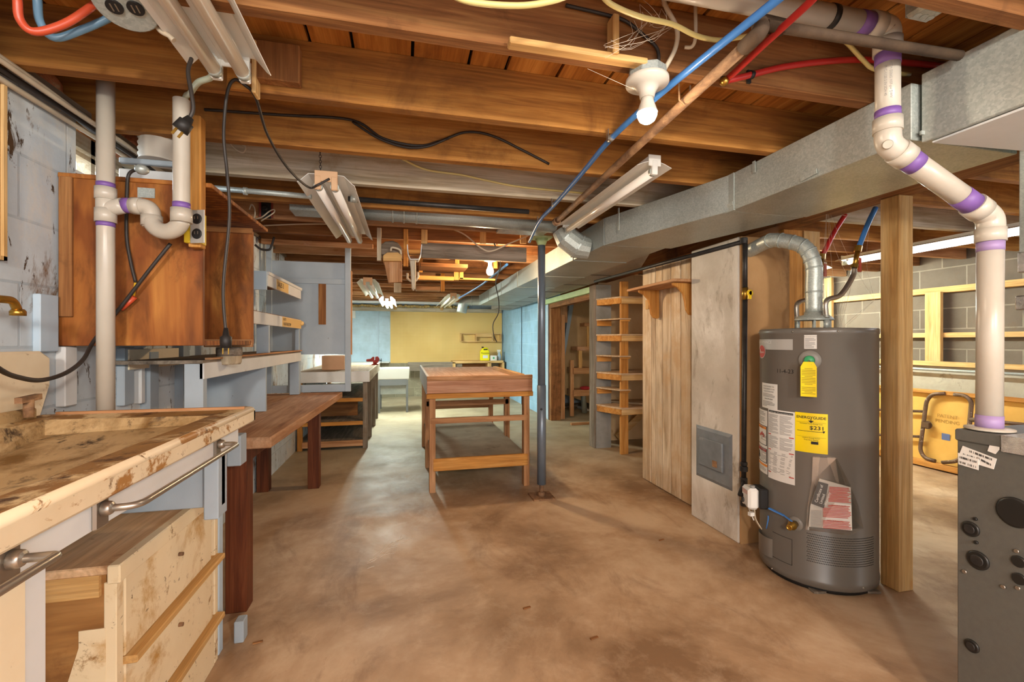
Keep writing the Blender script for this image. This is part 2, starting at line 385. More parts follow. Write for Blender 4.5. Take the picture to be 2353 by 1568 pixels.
for (y0, y1, z0, z1) in ((WY0, WY1, WZ0, WZ0+.025), (WY0, WY1, WZ1-.06, WZ1), (WY0, WY0+.02, WZ0, WZ1), (WY1-.03, WY1, WZ0, WZ1), (2.2, 2.225, WZ0, WZ1), (WY0, WY1, 1.935, 1.955)): b.box(XL-.15, XL-.1, y0, y1, z0, z1)
b.build('window_frame', W['washY'], w)
g = NT('window_glass'); tr = g.new('ShaderNodeBsdfTransparent'); gl = g.new('ShaderNodeBsdfGlossy'); gl.inputs['Roughness'].default_value = .05; mx = g.new('ShaderNodeMixShader'); mx.inputs[0].default_value = .08
g.L(tr.outputs[0], mx.inputs[1]); g.L(gl.outputs[0], mx.inputs[2]); g.L(mx.outputs[0], g.n['Material Output'].inputs[0]); MT['glass'] = g.m
b = MB(); b.box(XL-.128, XL-.122, WY0+.02, WY1-.03, WZ0+.02, WZ1-.05); b.build('pane', MT['glass'], w)
b = MB(); b.box(XL-.22, XL-.0, WY0, WY1, WZ0-.004, WZ0+.012); b.build('window_sill', MT['white'], w)
# back wall: grubby grey block below, pale blue paint above
YB = 9.95
LOWB = block('lower_back_blocks', '8d8671', '7f7863', '9c957e', 'Y', .4, .2, .008, ((1.4, .5, .68, 'b5b096'), (3, .58, .7, '4f4a34')), .6)
b = MB(); b.box(XL, 2.4, YB-.03, YB+.2, 0, .74); struct(b.build('wall_back', LOWB, loc=(0, 0, 0)), 'bare grey-green block at the foot of the back wall')
BW = block('back_wall_blocks', 'bcd2e0', 'b9d0de', 'b2cad9', 'Y', .4, .2, .004, ((24, .67, .71, '5a6068'),), .35, .65, (.13, .06))
b = MB(); b.box(XL, 2.4, YB, YB+.2, .74, 2.03); struct(b.build('wall_back', BW, loc=(0, 0, 0)), 'pale blue painted block back wall')
b = MB(); b.box(XL, -.33, YB-.2, YB, .74, .765); struct(b.build('trim_2', MT['white'], loc=(0, 0, 0)), 'white ledge at the foot of the blue back wall')
b = MB(); b.box(XL, 2.35, YB-.06, YB+.1, 2.03, 2.18)
struct(b.build('wall_back', W['brownX'], loc=(0, 0, 0)), 'rim board over the back wall')
RB = block('inner_blue_blocks', '93b9d2', '90b6cf', 'a0c4d9', 'X', .4, .2, .006, ((.9, .6, .7, '9fc3d8'),), .5, .65, (.2, .05))
b = MB(); b.box(2.15, 2.35, 6.62, YB, 0, 1.99); struct(b.build('wall_inner', RB, loc=(0, 0, 0)), 'bright blue painted block wall beside the pegboard')
# right-hand room: brown-grey block wall standing on a concrete curb
RW = block('right_room_blocks', '716558', '675c50', '8c8172', 'X', .41, .205, .008, ((2, .6, .7, '6b5a48'),), .7, .85, (.06, .11))
b = MB(); b.box(5.32, 5.5, -2.2, 8, .8, 2.2); struct(b.build('wall_right', RW, loc=(0, 0, 0)), 'brown block wall of the side room')
CURB = paint('curb_concrete', 'b5ac9a', '9c9280', 4, .85, ((7, .62, .72, '7d7462'),), .3)
b = MB(); b.box(5.08, 5.5, -2.2, 8, 0, .955); struct(b.build('wall_right', CURB, loc=(0, 0, 0)), 'concrete curb under the block wall of the side room')
b = MB(); b.box(3.62, 5.5, 7.0, 7.2, 0, 2.2); struct(b.build('wall_side', block('side_far_blocks', '8a8172', '7d7466', 'a39a88', 'Y'), loc=(0, 0, 0)), 'block end wall of the side room')
# tan wallboard partition behind the corner shelves and around the stair closet
b = MB(); b.box(2.25, 3.4, 4.98, 5.02, 0, 2.0); struct(b.build('wall_partition', MT['tanboard'], loc=(0, 0, 0)), 'tan wallboard partition behind the corner shelves')
b = MB(); b.box(2.9, 2.94, 3.0, 5.02, 0, 2.0); struct(b.build('wall_partition', MT['tanboard'], loc=(0, 0, 0)), 'tan wallboard side of the corner recess')
b = MB(); b.box(2.15, 3.6, 8.2, 8.25, 0, 2.0); struct(b.build('wall_closet', MT['paleblue'], loc=(0, 0, 0)), 'blue painted end wall of the stair closet')
b = MB(); b.box(3.55, 3.6, 5.02, 8.2, 0, 2.0); struct(b.build('wall_closet', MT['tanboard'], loc=(0, 0, 0)), 'tan side of the stair closet')
# pegboard
s = NT('pegboard'); tc = s.new('ShaderNodeTexCoord'); sp = s.new('ShaderNodeSeparateXYZ'); s.L(tc.outputs['Object'], sp.inputs[0])
def sinf(o):
    m = s.new('ShaderNodeMath', operation='MULTIPLY'); s.L(o, m.inputs[0]); m.inputs[1].default_value = pi/.0254
    n = s.new('ShaderNodeMath', operation='SINE'); s.L(m.outputs[0], n.inputs[0])
    q = s.new('ShaderNodeMath', operation='POWER'); a = s.new('ShaderNodeMath', operation='ABSOLUTE'); s.L(n.outputs[0], a.inputs[0]); s.L(a.outputs[0], q.inputs[0]); q.inputs[1].default_value = 3; return q.outputs[0]
mm = s.new('ShaderNodeMath', operation='MULTIPLY'); s.L(sinf(sp.outputs[0]), mm.inputs[0]); s.L(sinf(sp.outputs[2]), mm.inputs[1])
c = s.ramp(s.noise(tc.outputs['Object'], 1.3, 5, .6), [(.3, 'd2ae64'), (.7, 'e0c27e')])
c = s.mix(s.ramp(mm.outputs[0], [(.5, 0.0), (.7, .8)]), c, '6e5222'); MT['pegb'] = s.fin(c, .6, 0, .3)
b = MB(); p0, p1 = at(897, 716, Y=YB-.03), at(1153, 832, Y=YB-.03)
b.box(p0.x, p1.x, YB-.04, YB-.025, p1.z, p0.z); pg = b.build('pegboard', MT['pegb']); tag(pg, 'large tan pegboard covering the far wall', 'pegboard')
# ================================================================ CEILING JOISTS
JY = [1.184 + .405*k for k in range(-7, 22)]
ordw = ['first', 'second', 'third', 'fourth', 'fifth', 'sixth', 'seventh', 'eighth', 'ninth', 'tenth', 'eleventh', 'twelfth', 'thirteenth', 'fourteenth', 'fifteenth', 'sixteenth', 'seventeenth', 'eighteenth', 'nineteenth', 'twentieth', 'twenty-first', 'twenty-second', 'twenty-third', 'twenty-fourth']
for k, y in enumerate(JY[5:]):
    m = {0: W['joistX'], 1: W['brownX'], 2: W['brownX'], 3: W['joistX'], 4: W['joistX'], 5: W['washX'], 6: W['joistX']}.get(k, [W['brownX'], W['redX'], W['brownX']][k % 3])
    b = MB(); b.box(XL-.18, 5.3, y, y+.042, 2.0, 2.187)
    o = b.build('ceiling_joist', m, bevel=.002)
    tag(o, 'rough-sawn ceiling joist, %s one counted back from over the camera' % ordw[k], 'joist', 'ceiling joists')
for y in (-1.6, -.8, 0): pass
# ================================================================ GIRDER, POSTS
def bx(name, x0, x1, y0, y1, z0, z1, m, label=None, cat=None, group=None, bevel=.003, parent=None):
    q = MB(); q.box(x0, x1, y0, y1, z0, z1); o = q.build(name, m, parent, bevel=bevel)
    if label: tag(o, label, cat, group)
    return o
bx('girder', 2.2, 2.36, 1.0, 6.2, 1.9, 1.998, W['brownY'], 'long brown timber girder running above the water heater post', 'beam')
bx('wooden_post', 2.29, 2.378, 1.65, 1.738, 0, 1.9, W['studZ'], 'square yellow pine post standing beside the grey water heater', 'post')
# stud behind the flue
bx('wall_stud', 2.30, 2.445, 2.33, 2.37, 0, 1.9, W['orangeZ'], 'orange stud rising behind the flue of the water heater', 'stud')
bx('wall_stud', 2.455, 2.58, 2.33, 2.37, 0, 1.9, W['studZ'], 'yellow stud doubled against the orange one behind the red hose', 'stud')
# steel jack post
px, py = 1.02, 3.30
t = thing('steel_post', 'blue-grey adjustable steel jack post standing alone in the middle of the room', 'post', (px, py, 0))
b = MB(); b.cyl((px, py, .1), (px, py, .86), .034); b.build('outer_tube', MT['steelblue'], t)
b = MB(); b.cyl((px, py, .86), (px, py, 1.94), .029); b.build('inner_tube', MT['steelblue'], t)
b = MB(); b.cyl((px, py, .012), (px, py, .11), .017, 12); b.lathe([(.03, .0), (.024, .03)], (px, py, .012), 'Z', 12); b.build('screw', MT['rust'], t)
b = MB(); b.box(px-.085, px+.085, py-.085, py+.085, 0, .012); b.build('base_plate', MT['rust'], t)
b = MB(); b.box(px-.07, px+.07, py-.06, py+.06, 1.985, 1.998); b.lathe([(.03, 0), (.05, .05)], (px, py, 1.935), 'Z', 12); b.build('head_plate', MT['green_p'], t)
b = MB(); b.cyl((px-.012, py-.036, .68), (px-.012, py-.03, .68), .009, 10); b.build('pin_hole', MT['black'], t)
# ================================================================ CHIMNEY, PLANK PANEL
cx0, cx1, cy0, cy1 = 1.917, 2.27, 2.27, 2.72
t = thing('chimney', 'pale plastered chimney stack with an iron cleanout door', 'chimney', ((cx0+cx1)/2, (cy0+cy1)/2, 0))
PL = paint('chimney_plaster', 'c4bdb1', 'ada496', 3, .85, ((2.5, .5, .66, 'd8d3ca', (1, 1, .35)), (7, .56, .68, '94897a', (1, 1, .5)), (12, .66, .7, '7d6c58', (1, 1, .4))), .35)
b = MB(); b.box(cx0, cx1, cy0, cy1, 0, 1.818); b.build('stack', PL, t, bevel=.006)
b = MB(); b.box(cx0+.01, cx1, cy0-.012, cy0-.001, 0, 1.818); b.build('front_render', paint('tan_render', 'b08a5e', '9c774c', 3, .8, ((4, .6, .72, '7a5a38', (1, 1, .4)),), .3), t)
d0, d1, dz0, dz1 = at(1683, 1060, X=cx0).y, at(1600, 1060, X=cx0).y, .36, .7
q0, q1 = at(1601, 976, X=cx0), at(1601, 1092, X=cx0); dz1, dz0 = q0.z, q1.z
DM = paint('cleanout_iron', '7d8286', '6c7175', 8, .6, ((6, .62, .7, 'a7abad'),), .1, .2)
b = MB(); b.hexa([(cx0, d0, dz0), (cx0, d1, dz0), (cx0-.008, d1-.02, dz0+.02), (cx0-.008, d0+.02, dz0+.02), (cx0, d0, dz1), (cx0, d1, dz1), (cx0-.008, d1-.02, dz1-.02), (cx0-.008, d0+.02, dz1-.02)])
fr = b.build('cleanout_frame', DM, t)
b = MB(); ym, zm = (d0+d1)/2, (dz0+dz1)/2
b.prism([(cx0-.006, d0+.07, dz0+.09), (cx0-.006, d1-.05, dz0+.09), (cx0-.006, d1-.05, dz1-.07), (cx0-.006, d0+.07, dz1-.07)], (-.014, 0, 0)); dr = b.build('cleanout_door', DM, t, bevel=.003)
b = MB(); b.box(cx0-.024, cx0-.019, ym-.06, ym-.02, zm-.06, zm-.02); b.build('rust_patch', MT['rust'], dr)
W['plank'] = wood('knotty_plank', '9c7d58', 'd8c3a4', 'e8d9c0', 'Z', 6, .6, (1.8, .48, .68, 'b8966c'))
# knotty plank panel
t = thing('plank_panel', 'pale knotty vertical plank panel between the chimney and the corner shelves', 'panel', (2.04, 3.2, 0))
ys = [2.725, 2.86, 2.985, 3.115, 3.235, 3.335, 3.40, 3.545]
for i in range(7):
    b = MB(); b.box(2.015, 2.035, ys[i]+.0035, ys[i+1]-.0035, 0.005, 1.818); b.build('plank', W['plank'], t, bevel=.004)
b = MB(); b.box(2.045, 2.08, 2.74, 3.53, 0, 1.818); b.build('backing', W['brownZ'], t)
# bracket shelf on it
sz = at(1458, 668, X=1.82).z
t = thing('bracket_shelf', 'orange wooden shelf on two scrolled brackets above the plank panel', 'shelf', (1.92, 3.05, sz))
b = MB(); b.box(1.80, 2.014, 2.74, 3.42, sz, sz+.02); b.build('board', W['redY'], t, bevel=.003)
for y in (3.27, 2.80):
    b = MB(); prof = [(2.013, 0), (1.83, 0), (1.835, -.02), (1.875, -.035), (1.915, -.075), (1.93, -.13), (1.94, -.19), (1.965, -.225), (2.0, -.23), (2.013, -.22)]
    b.prism([(x, y, sz+z) for x, z in prof], (0, .025, 0)); b.build('bracket', W['orangeZ'], t, bevel=.003)
b = MB(); b.bar((1.99, 2.795, sz-.05), (1.99, 2.75, sz-.05), .02, .025); b.build('peg', W['redY'], t)
o = bx('switch_plate', 2.006, 2.014, 3.43, 3.48, sz-.14, sz-.06, W['paleZ'], 'small tan switch plate on the plank panel left of the bracket shelf', 'switch plate', bevel=.002)
# ================================================================ TRUNK DUCT (galvanized), right of centre
zt, zb = 1.998, 1.822
t = thing('trunk_duct', 'long galvanized rectangular heating duct running down the right side of the ceiling', 'duct', (1.5, 3.0, zb))
def ductsec(name, l0, r0, l1, r1, m=None):   # (x,y) left/right at both ends
    q = MB(); q.hexa([(l0[0], l0[1], zb), (r0[0], r0[1], zb), (r1[0], r1[1], zb), (l1[0], l1[1], zb), (l0[0], l0[1], zt), (r0[0], r0[1], zt), (r1[0], r1[1], zt), (l1[0], l1[1], zt)])
    return q.build(name, m or MT['galv2'], t, bevel=.002)
ductsec('duct_section', (1.52, 1.06), (1.98, 1.06), (1.515, 1.848), (1.96, 1.848), MT['galv'])
ductsec('duct_section', (1.513, 1.852), (1.95, 1.852), (1.258, 2.688), (1.74, 2.688), MT['galv'])
yy = [2.692, 3.25, 4.1, 5.0, 5.9, 6.8, 7.7]
for i in range(6): ductsec('duct_section', (1.256, yy[i]+.003), (1.70, yy[i]+.003), (1.256, yy[i+1]-.003), (1.70, yy[i+1]-.003))
for y in yy[1:]:
    b = MB(); b.box(1.25, 1.258, y-.012, y+.012, zb-.004, zt); b.box(1.25, 1.705, y-.006, y+.006, zb-.004, zb+.001); b.build('seam', MT['galv2'], t)
b = MB(); b.box(1.512, 1.522, 1.82, 1.885, zb-.002, zt); b.build('seam', MT['galv2'], t)
for (u, v) in ((1858, 403), (1672, 474)):
    p = at(u, v, X=1.512)
    b = MB(); b.bar(p+Vector((0, -.035, .004)), p+Vector((0, .035, -.004)), .004, .018); b.build('drive_cleat', MT['galv'], t)
for u, v in ((1733, 372), (1422, 510)):
    p = at(u, v, X=1.51 if u > 1500 else 1.25)
    b = MB(); b.box(p.x-.003, p.x, p.y-.008, p.y+.008, p.z-.05, 2.0); b.build('hanger_strap', MT['galv'], t)
# lower return duct behind, below it
t2 = thing('return_duct', 'lower flat return duct tucked behind the trunk duct over the opening', 'duct', (1.9, 5.2, 1.84))
b = MB(); b.hexa([(1.712, 2.9, 1.835), (2.0, 3.55, 1.835), (2.1, 9.0, 1.835), (1.712, 9.0, 1.835), (1.712, 2.9, 1.99), (2.0, 3.55, 1.99), (2.1, 9.0, 1.99), (1.712, 9.0, 1.99)]); b.build('body', MT['duct'], t2)
for i in range(7):
    b = MB(); b.box(1.712, 2.02, 4.0+.75*i, 4.008+.75*i, 1.832, 1.836); b.build('seam', MT['dark'], t2)
# round take-off at the far end with an elbow
t = thing('round_duct_elbow', 'small round galvanized elbow dropping from the far end of the trunk duct', 'duct', (1.3, 7.9, 1.7))
b = MB(); b.tube([(1.4, 7.72, 1.91), (1.22, 7.8, 1.91), (1.0, 7.85, 1.91), (.96, 7.85, 1.70)], .085, 20, fillet=.14, fseg=6); b.build('elbow', MT['galv2'], t)
b = MB(); b.cyl((1.15, 7.82, 1.91), (1.13, 7.825, 1.91), .09); b.build('collar', MT['galv'], t)
# angled boot joining branch duct (below fixture)
t = thing('duct_boot', 'faceted galvanized boot under the far end of the single-tube fixture', 'duct fitting', (1.2, 2.95, 1.85))
b = MB(); b.tube([(1.07, 2.99, 1.985), (1.10, 2.98, 1.93), (1.185, 2.965, 1.865), (1.262, 2.95, 1.85)], [.07, .083, .085, .075], 14, smooth=False); b.build('boot', MT['galv'], t)
b = MB(); b.tube([(1.10, 2.98, 1.932), (1.106, 2.979, 1.926)], .087, 14, smooth=False); b.tube([(1.18, 2.966, 1.869), (1.188, 2.965, 1.864)], .089, 14, smooth=False); b.build('crimp', MT['galv2'], t)
# branch duct along X between joists
t = thing('branch_duct', 'round galvanized branch duct crossing between the joists', 'duct', (.2, 2.99, 1.98))
xa, xb, xc = at(668, 495, Y=2.95).x, at(870, 495, Y=2.95).x, 1.02
b = MB(); b.box(xa, xa+.42, 2.915, 3.06, 1.985, 2.11); b.build('stack_boot', MT['galv'], t, bevel=.003)
b = MB(); b.cyl((xa+.42, 2.985, 2.045), (xc, 2.985, 2.03), .072, 24); b.build('round_pipe', MT['galv2'], t)
b = MB()
for x in (xa+.66, xa+.74, xb+.08): b.cyl((x, 2.985, 2.042), (x+.012, 2.985, 2.042), .078, 24)
b.build('joint_band', MT['galv'], t)
t = thing('register_box', 'short rectangular register box hanging right of the round branch duct', 'duct fitting', (.97, 3.2, 1.97))
p = at(1146, 510, Y=3.1); q = at(1225, 532, Y=3.1)
b = MB(); b.box(p.x, q.x+.1, 3.08, 3.19, q.z, 2.0); b.build('box', MT['galv'], t, bevel=.003)
b = MB(); b.box(p.x, q.x+.1, 3.075, 3.2, q.z-.006, q.z); b.build('flange', MT['foil'], t)
# plenum transition + plenum above the furnace
t = thing('supply_plenum', 'tall galvanized supply plenum above the furnace at the right edge', 'plenum', (2.0, .8, 1.3))
b = MB(); b.hexa([(1.545, 1.05, 1.81), (1.86, .985, 1.81), (1.86, .5, 1.81), (1.545, .6, 1.81), (1.545, 1.05, 2.02), (1.86, .985, 2.115), (1.86, .5, 2.115), (1.545, .6, 2.02)]); b.build('transition', MT['galv'], t, bevel=.002)
b = MB(); b.hexa([(1.56, 1.03, 1.803), (1.86, .97, 1.782), (1.86, .5, 1.78), (1.56, .6, 1.80), (1.56, 1.03, 1.808), (1.86, .97, 1.79), (1.86, .5, 1.79), (1.56, .6, 1.808)]); b.build('bottom_lip', MT['white'], t)
b = MB(); b.bar((1.535, 1.045, 1.838), (1.61, 1.03, 1.833), .006, .012); b.build('cleat', MT['galv2'], t)
pz = at(2326, 600, Y=.98).z
b = MB(); b.box(1.845, 2.45, .35, .985, pz-.03, 2.13); b.build('plenum_body', MT['galv2'], t, bevel=.003)
b = MB(); b.box(1.842, 2.46, .345, .988, pz-.035, pz+.03); b.build('foil_seam', MT['foil'], t, bevel=.004)
b = MB(); b.box(1.855, 2.44, .37, .975, 1.335, pz-.035); b.build('canvas_connector', plain('black_canvas', '2a2724', .9), t)
b = MB(); b.box(1.835, 2.46, .35, .99, 1.295, 1.34); b.build('lower_foil_seam', MT['foil'], t, bevel=.004)
b = MB(); b.hexa([(1.93, .42, .93), (2.35, .42, .93), (2.35, .93, .93), (1.93, .93, .93), (1.85, .36, 1.295), (2.44, .36, 1.295), (2.44, .98, 1.295), (1.85, .98, 1.295)]); b.build('tapered_base', MT['duct'], t)
# ================================================================ FURNACE
fx0, fx1, fy0, fy1, fz = 1.66, 2.45, -.05, 1.03, .929
t = thing('furnace', 'dark grey furnace cabinet with round black knockouts at the right edge', 'furnace', (2.0, .5, 0))
b = MB(); b.box(fx0, fx1, fy0, fy1, 0, .895); cab = b.build('cabinet', MT['furnace'], t, bevel=.004)
b = MB(); b.box(fx0-.004, fx1, fy0, fy1+.004, .893, fz); b.build('top_lid', MT['furnace'], t, bevel=.004)
b = MB(); b.prism([(fx0-.006, .92, fz+.001), (fx0+.3, .92, fz+.001), (fx0+.3, .7, fz+.001), (fx0-.006, .7, fz+.001)], (0, 0, .002)); b.box(fx0-.007, fx0-.004, .7, .92, .885, fz+.002); b.build('foil_tape_strip', MT['foil'], t)
def knock(u, v, rpx, ring=False, m=None, nm='knockout'):
    p = at(u, v, X=fx0); d = (p-Vector((0, 0, CAMH))); r = rpx*Vector((p.x*ST+p.y*CT, 0, 0)).length/FPX
    q = MB(); q.lathe([(r, 0), (r, -.004), (r*.86, -.006)], p, 'X', 28); o = q.build(nm, m or MT['knock'], t)
    if ring:
        q = MB(); q.lathe([(r*.6, -.006), (r*.6, -.009), (r*.5, -.009)], p, 'X', 24); q.build('inner_disc', MT['iron'], o)
    return o
knock(2333, 1178, 34); knock(2231, 1216, 17, True); knock(2242, 1193, 4); knock(2244, 1247, 4); knock(2248, 1288, 21, True); knock(2342, 1291, 13); knock(2343, 1331, 13); knock(2234, 1485, 14, True)
for (u, v) in ((2218, 1314), (2338, 1267), (2307, 1349), (2341, 1352)): knock(u, v, 4.5, m=MT['chrome'], nm='screw')
def sticker(uv, m, nm, off=.003):
    pts = [at(u, v, X=fx0-off) for u, v in uv]
    q = MB(); q.prism(pts, (.0015, 0, 0)); return q.build(nm, m, t)
s1 = sticker([(2205, 1042), (2212, 1025), (2290, 1055), (2283, 1079), (2247, 1068)], MT['label'], 'barcode_sticker')
s2 = sticker([(2201, 1041), (2249, 1056), (2248, 1081), (2202, 1067)], MT['label'], 'barcode_sticker', .0045)
s3 = sticker([(2277, 1014), (2297, 1022), (2296, 1034), (2287, 1044), (2269, 1037)], MT['label'], 'torn_sticker')
q = MB(); random.seed(3)
def strip(pa, pb, n, h, par, q, off=.0038):
    for i in range(n):
        if random.random() < .45: continue
        a, c = i/n, (i+.7)/n
        pts = [(pa[0]+(pb[0]-pa[0])*f, pa[1]+(pb[1]-pa[1])*f) for f in (a, c)]
        pp = [at(pts[0][0], pts[0][1], X=fx0-off), at(pts[1][0], pts[1][1], X=fx0-off), at(pts[1][0], pts[1][1]+h, X=fx0-off), at(pts[0][0], pts[0][1]+h, X=fx0-off)]
        q._add(pp, [(0, 1, 2, 3)])
strip((2226, 1034), (2284, 1056), 40, 5, s1, q); strip((2245, 1050), (2280, 1068), 26, 5, s1, q); strip((2213, 1042), (2246, 1052), 26, 3, s1, q, .0058)
strip((2204, 1048), (2244, 1060), 30, 5, s2, q, .0058); strip((2204, 1059), (2244, 1072), 30, 5, s2, q, .0058)
q.build('barcode', MT['ink'], t)
# ================================================================ WHITE PVC VENT
pv = thing('pvc_vent_pipe', 'white plastic vent pipe with purple primer rings bending down into the furnace', 'pipe', (1.72, .99, fz))
V = [Vector((.5, 1.02, 2.105)), Vector((1.372, 1.02, 2.115)), Vector((1.372, 1.02, 1.775)), Vector((1.725, .985, 1.575)), Vector((1.72, .985, fz+.003))]
R = .0302
def seg(a, b, i0, i1): return a+(b-a)*i0, a+(b-a)*i1
b = MB()
for i in range(4): b.tube([V[i] if i == 0 else V[i]+(V[i+1]-V[i]).normalized()*.045, V[i+1] if i == 3 else V[i+1]-(V[i+1]-V[i]).normalized()*.045], R, 24)
b.build('pipe_run', MT['pvc'], pv)
for i in (1, 2, 3):
    d0, d1 = (V[i]-V[i-1]).normalized(), (V[i+1]-V[i]).normalized(); b = MB()
    b.tube([V[i]-d0*.075, V[i]-d0*.035], R+.0055, 24); b.tube([V[i]+d1*.035, V[i]+d1*.075], R+.0055, 24)
    b.tube([V[i]-d0*.045, V[i], V[i]+d1*.045], R+.0025, 24, fillet=.05, fseg=8)
    e = b.build('elbow', MT['pvc'], pv)
    nrm = (Vector((0, 0, CAMH))-V[i]).normalized(); b = MB(); b.lathe([(.013, 0), (.011, .003)], V[i]+nrm*(R+.0025), nrm, 14); b.build('moulded_mark', MT['pvc'], e)
def ringp(i, j, d, w, m=MT['primer']):   # painted ring at distance d from V[i] towards V[j]
    a = V[i]; u_ = (V[j]-V[i]).normalized(); q = MB(); q.tube([a+u_*d, a+u_*(d+w)], R+.0012, 24); q.build('primer_ring', m, pv)
ringp(1, 0, .075, .04); ringp(1, 2, .075, .034); ringp(2, 1, .075, .024); ringp(2, 3, .075, .036); ringp(3, 2, .075, .05); ringp(3, 4, .075, .028, MT['primer_pale']); ringp(4, 3, .004, .04, MT['primer_pale'])
b = MB(); b.tube([V[1]+(V[0]-V[1]).normalized()*.2, V[1]+(V[0]-V[1]).normalized()*.218], R+.002, 24); b.build('hanger_strap', MT['iron'], pv)
b = MB(); b.lathe([(.056, 0), (.056, .005), (.034, .008)], (1.72, .985, fz+.003), 'Z', 28); b.build('flange', MT['pvc'], pv)
b = MB(); ps = []
for s_, y_ in (('ASTM D2665 NSF-pw DWV', .0), ('PVC-1120 2 IN SCH 40', -.012)):
    def f(x, y, y_=y_):
        a = -2.35+(y+y_)/R; return Vector((1.372+(R+.0006)*cos(a), 1.02+(R+.0006)*sin(a), 1.95-x))
    b.text(s_, .009, f)
b.build('pipe_print', MT['greyink'], pv)
# ================================================================ WATER HEATER
HC, HR, HT = Vector((2.086, 1.909, 0)), .257, 1.262
def cylhit(u, v, r=HR):
    a = (u-CX)/FPX; d = Vector((a*CT+ST, -a*ST+CT, (CY-v)/FPX)); o = Vector((0, 0, CAMH))
    A = d.x*d.x+d.y*d.y; B = 2*(d.x*(o.x-HC.x)+d.y*(o.y-HC.y)); C = (o.x-HC.x)**2+(o.y-HC.y)**2-r*r
    D = B*B-4*A*C
    t = (-B-sqrt(max(D, 0)))/(2*A); p = o+d*t
    return atan2(p.y-HC.y, p.x-HC.x) % (2*pi), p.z
def onc(a, z, r=HR): return Vector((HC.x+r*cos(a), HC.y+r*sin(a), z))
wh = thing('water_heater', 'tall grey cylindrical gas water heater covered in stickers', 'water heater', (HC.x, HC.y, 0))
b = MB(); b.lathe([(HR-.012, .022), (HR+.001, .03), (HR+.003, .05), (HR+.003, .062), (HR, .066), (HR, HT-.03), (HR+.002, HT-.028), (HR+.002, HT-.004), (HR-.004, HT), (.1, HT+.006), (0, HT+.006)], HC, 'Z', 72); b.build('tank_jacket', MT['heater'], wh)
b = MB(); b.lathe([(HR-.02, 0.004), (HR-.02, .03)], HC, 'Z', 40); b.build('base_ring', MT['black'], wh)
b = MB()
for u in (1742, 1822, 1925): a, z = cylhit(u, 765); b.sphere(onc(a, HT-.016, HR+.002), .005, 1, 8)
for u, v in ((1775, 1307), (1982, 1351)): a, z = cylhit(u, v); b.sphere(onc(a, z, HR+.003), .005, 1, 8)
b.build('screw', MT['chrome'], wh)
def decal(u0, v0, u1, v1, m, nm, off=.0012, parent=None, nu=8):
    """rectangular sticker whose mid-line pixel box is u0..u1, v0..v1"""
    a0, _ = cylhit(u0, (v0+v1)/2); a1, _ = cylhit(u1, (v0+v1)/2); am = (u0+u1)/2
    z0, z1 = cylhit(am, v0)[1], cylhit(am, v1)[1]
    q = MB(); q.patch(lambda a, z: onc(a, z, HR+off), a0, a1, z1, z0, nu, 1); o = q.build(nm, m, parent or wh, fix=False)
    return o, a0, a1, z0, z1
def ctext(q, s, size, a0, a1, z, off=.0024, align='CENTER', ac=None):
    am = (a0+a1)/2 if ac is None else ac; sg = 1 if a1 > a0 else -1
    q.text(s, size, lambda x, y: onc(am+sg*x/HR, z+y, HR+off), align)
def greek(q, a0, a1, z0, z1, n, off=.0022, seed=1):
    rn = random.Random(seed); h = (z0-z1)/n
    for i in range(n):
        z = z0-h*(i+.5); e = a0+(a1-a0)*(rn.uniform(.8, 1) if i % 4 != 3 else rn.uniform(.3, .7))
        q.patch(lambda a, zz: onc(a, zz, HR+off), a0, e, z-h*.22, z+h*.22, 3, 1)
# brand band + oval badge
o, a0, a1, z0, z1 = decal(1739, 780, 1822, 804, plain('pale_band', 'a9a6a0', .35), 'brand_band')
q = MB(); ctext(q, 'PERFORMANCE', .022, a0, a1, (z0+z1)/2+.004, ac=a0+(a1-a0)*.33); q.build('band_lettering', MT['label'], o, fix=False)
ab, zb_ = cylhit(1752, 808); q = MB()
q._add([onc(ab+.033*cos(k*pi/16)/HR*1.25, zb_+.036*sin(k*pi/16), HR+.003) for k in range(32)], [tuple(range(32))]); o = q.build('oval_badge', MT['label'], wh)
q = MB(); q._add([onc(ab+.031*cos(k*pi/16)/HR*1.25, zb_+.033*sin(k*pi/16), HR+.0038) for k in range(32)], [tuple(range(32))]); o2 = q.build('badge_field', MT['redink'], o)
q = MB(); ctext(q, 'R', .034, a0, a1, zb_-.010, .0055, ac=ab-.016/HR); ctext(q, 'heem', .018, a0, a1, zb_-.008, .0055, ac=ab+.012/HR); q.build('badge_lettering', MT['label'], o, fix=False)
# top sticker
o, a0, a1, z0, z1 = decal(1848, 770, 1877, 802, MT['label'], 'rating_sticker'); q = MB(); ctext(q, 'FOR YOUR SAFETY', .006, a0, a1, z0-.01); greek(q, a0+.012*(1 if a1 > a0 else -1), a1-.012*(1 if a1 > a0 else -1), z0-.014, z1+.004, 10); q.build('print', MT['greyink'], o, fix=False)
# relief valve with yellow tag
av, zv = cylhit(1861, 828); nv = Vector((cos(av), sin(av), 0)); pv0 = onc(av, zv)
b = MB(); b.lathe([(.047, -.004), (.046, .004), (.03, .009), (.0, .01)], pv0, nv, 28); b.build('valve_escutcheon', paint('pale_grey_plastic', '8d8982', rough=.35, bump=0), wh)
b = MB(); b.lathe([(.022, .008), (.022, .03), (.018, .036), (0, .037)], pv0, nv, 20); o = b.build('relief_valve', MT['greenp'], wh)
b = MB(); b.bar(pv0+nv*.04, pv0+nv*.045+Vector((.02, .0, -.02))+nv*.02, .006, .004); b.build('valve_lever', MT['chrome'], o)
tg0, tg1 = at(1846, 833, Y=pv0.y-.03), at(1875, 905, Y=pv0.y-.045)
b = MB(); sd = Vector((cos(av+pi/2), sin(av+pi/2), 0)); tc_ = pv0+nv*.05; wz = .032; zt0, zt1 = zv-.008, zv-.17
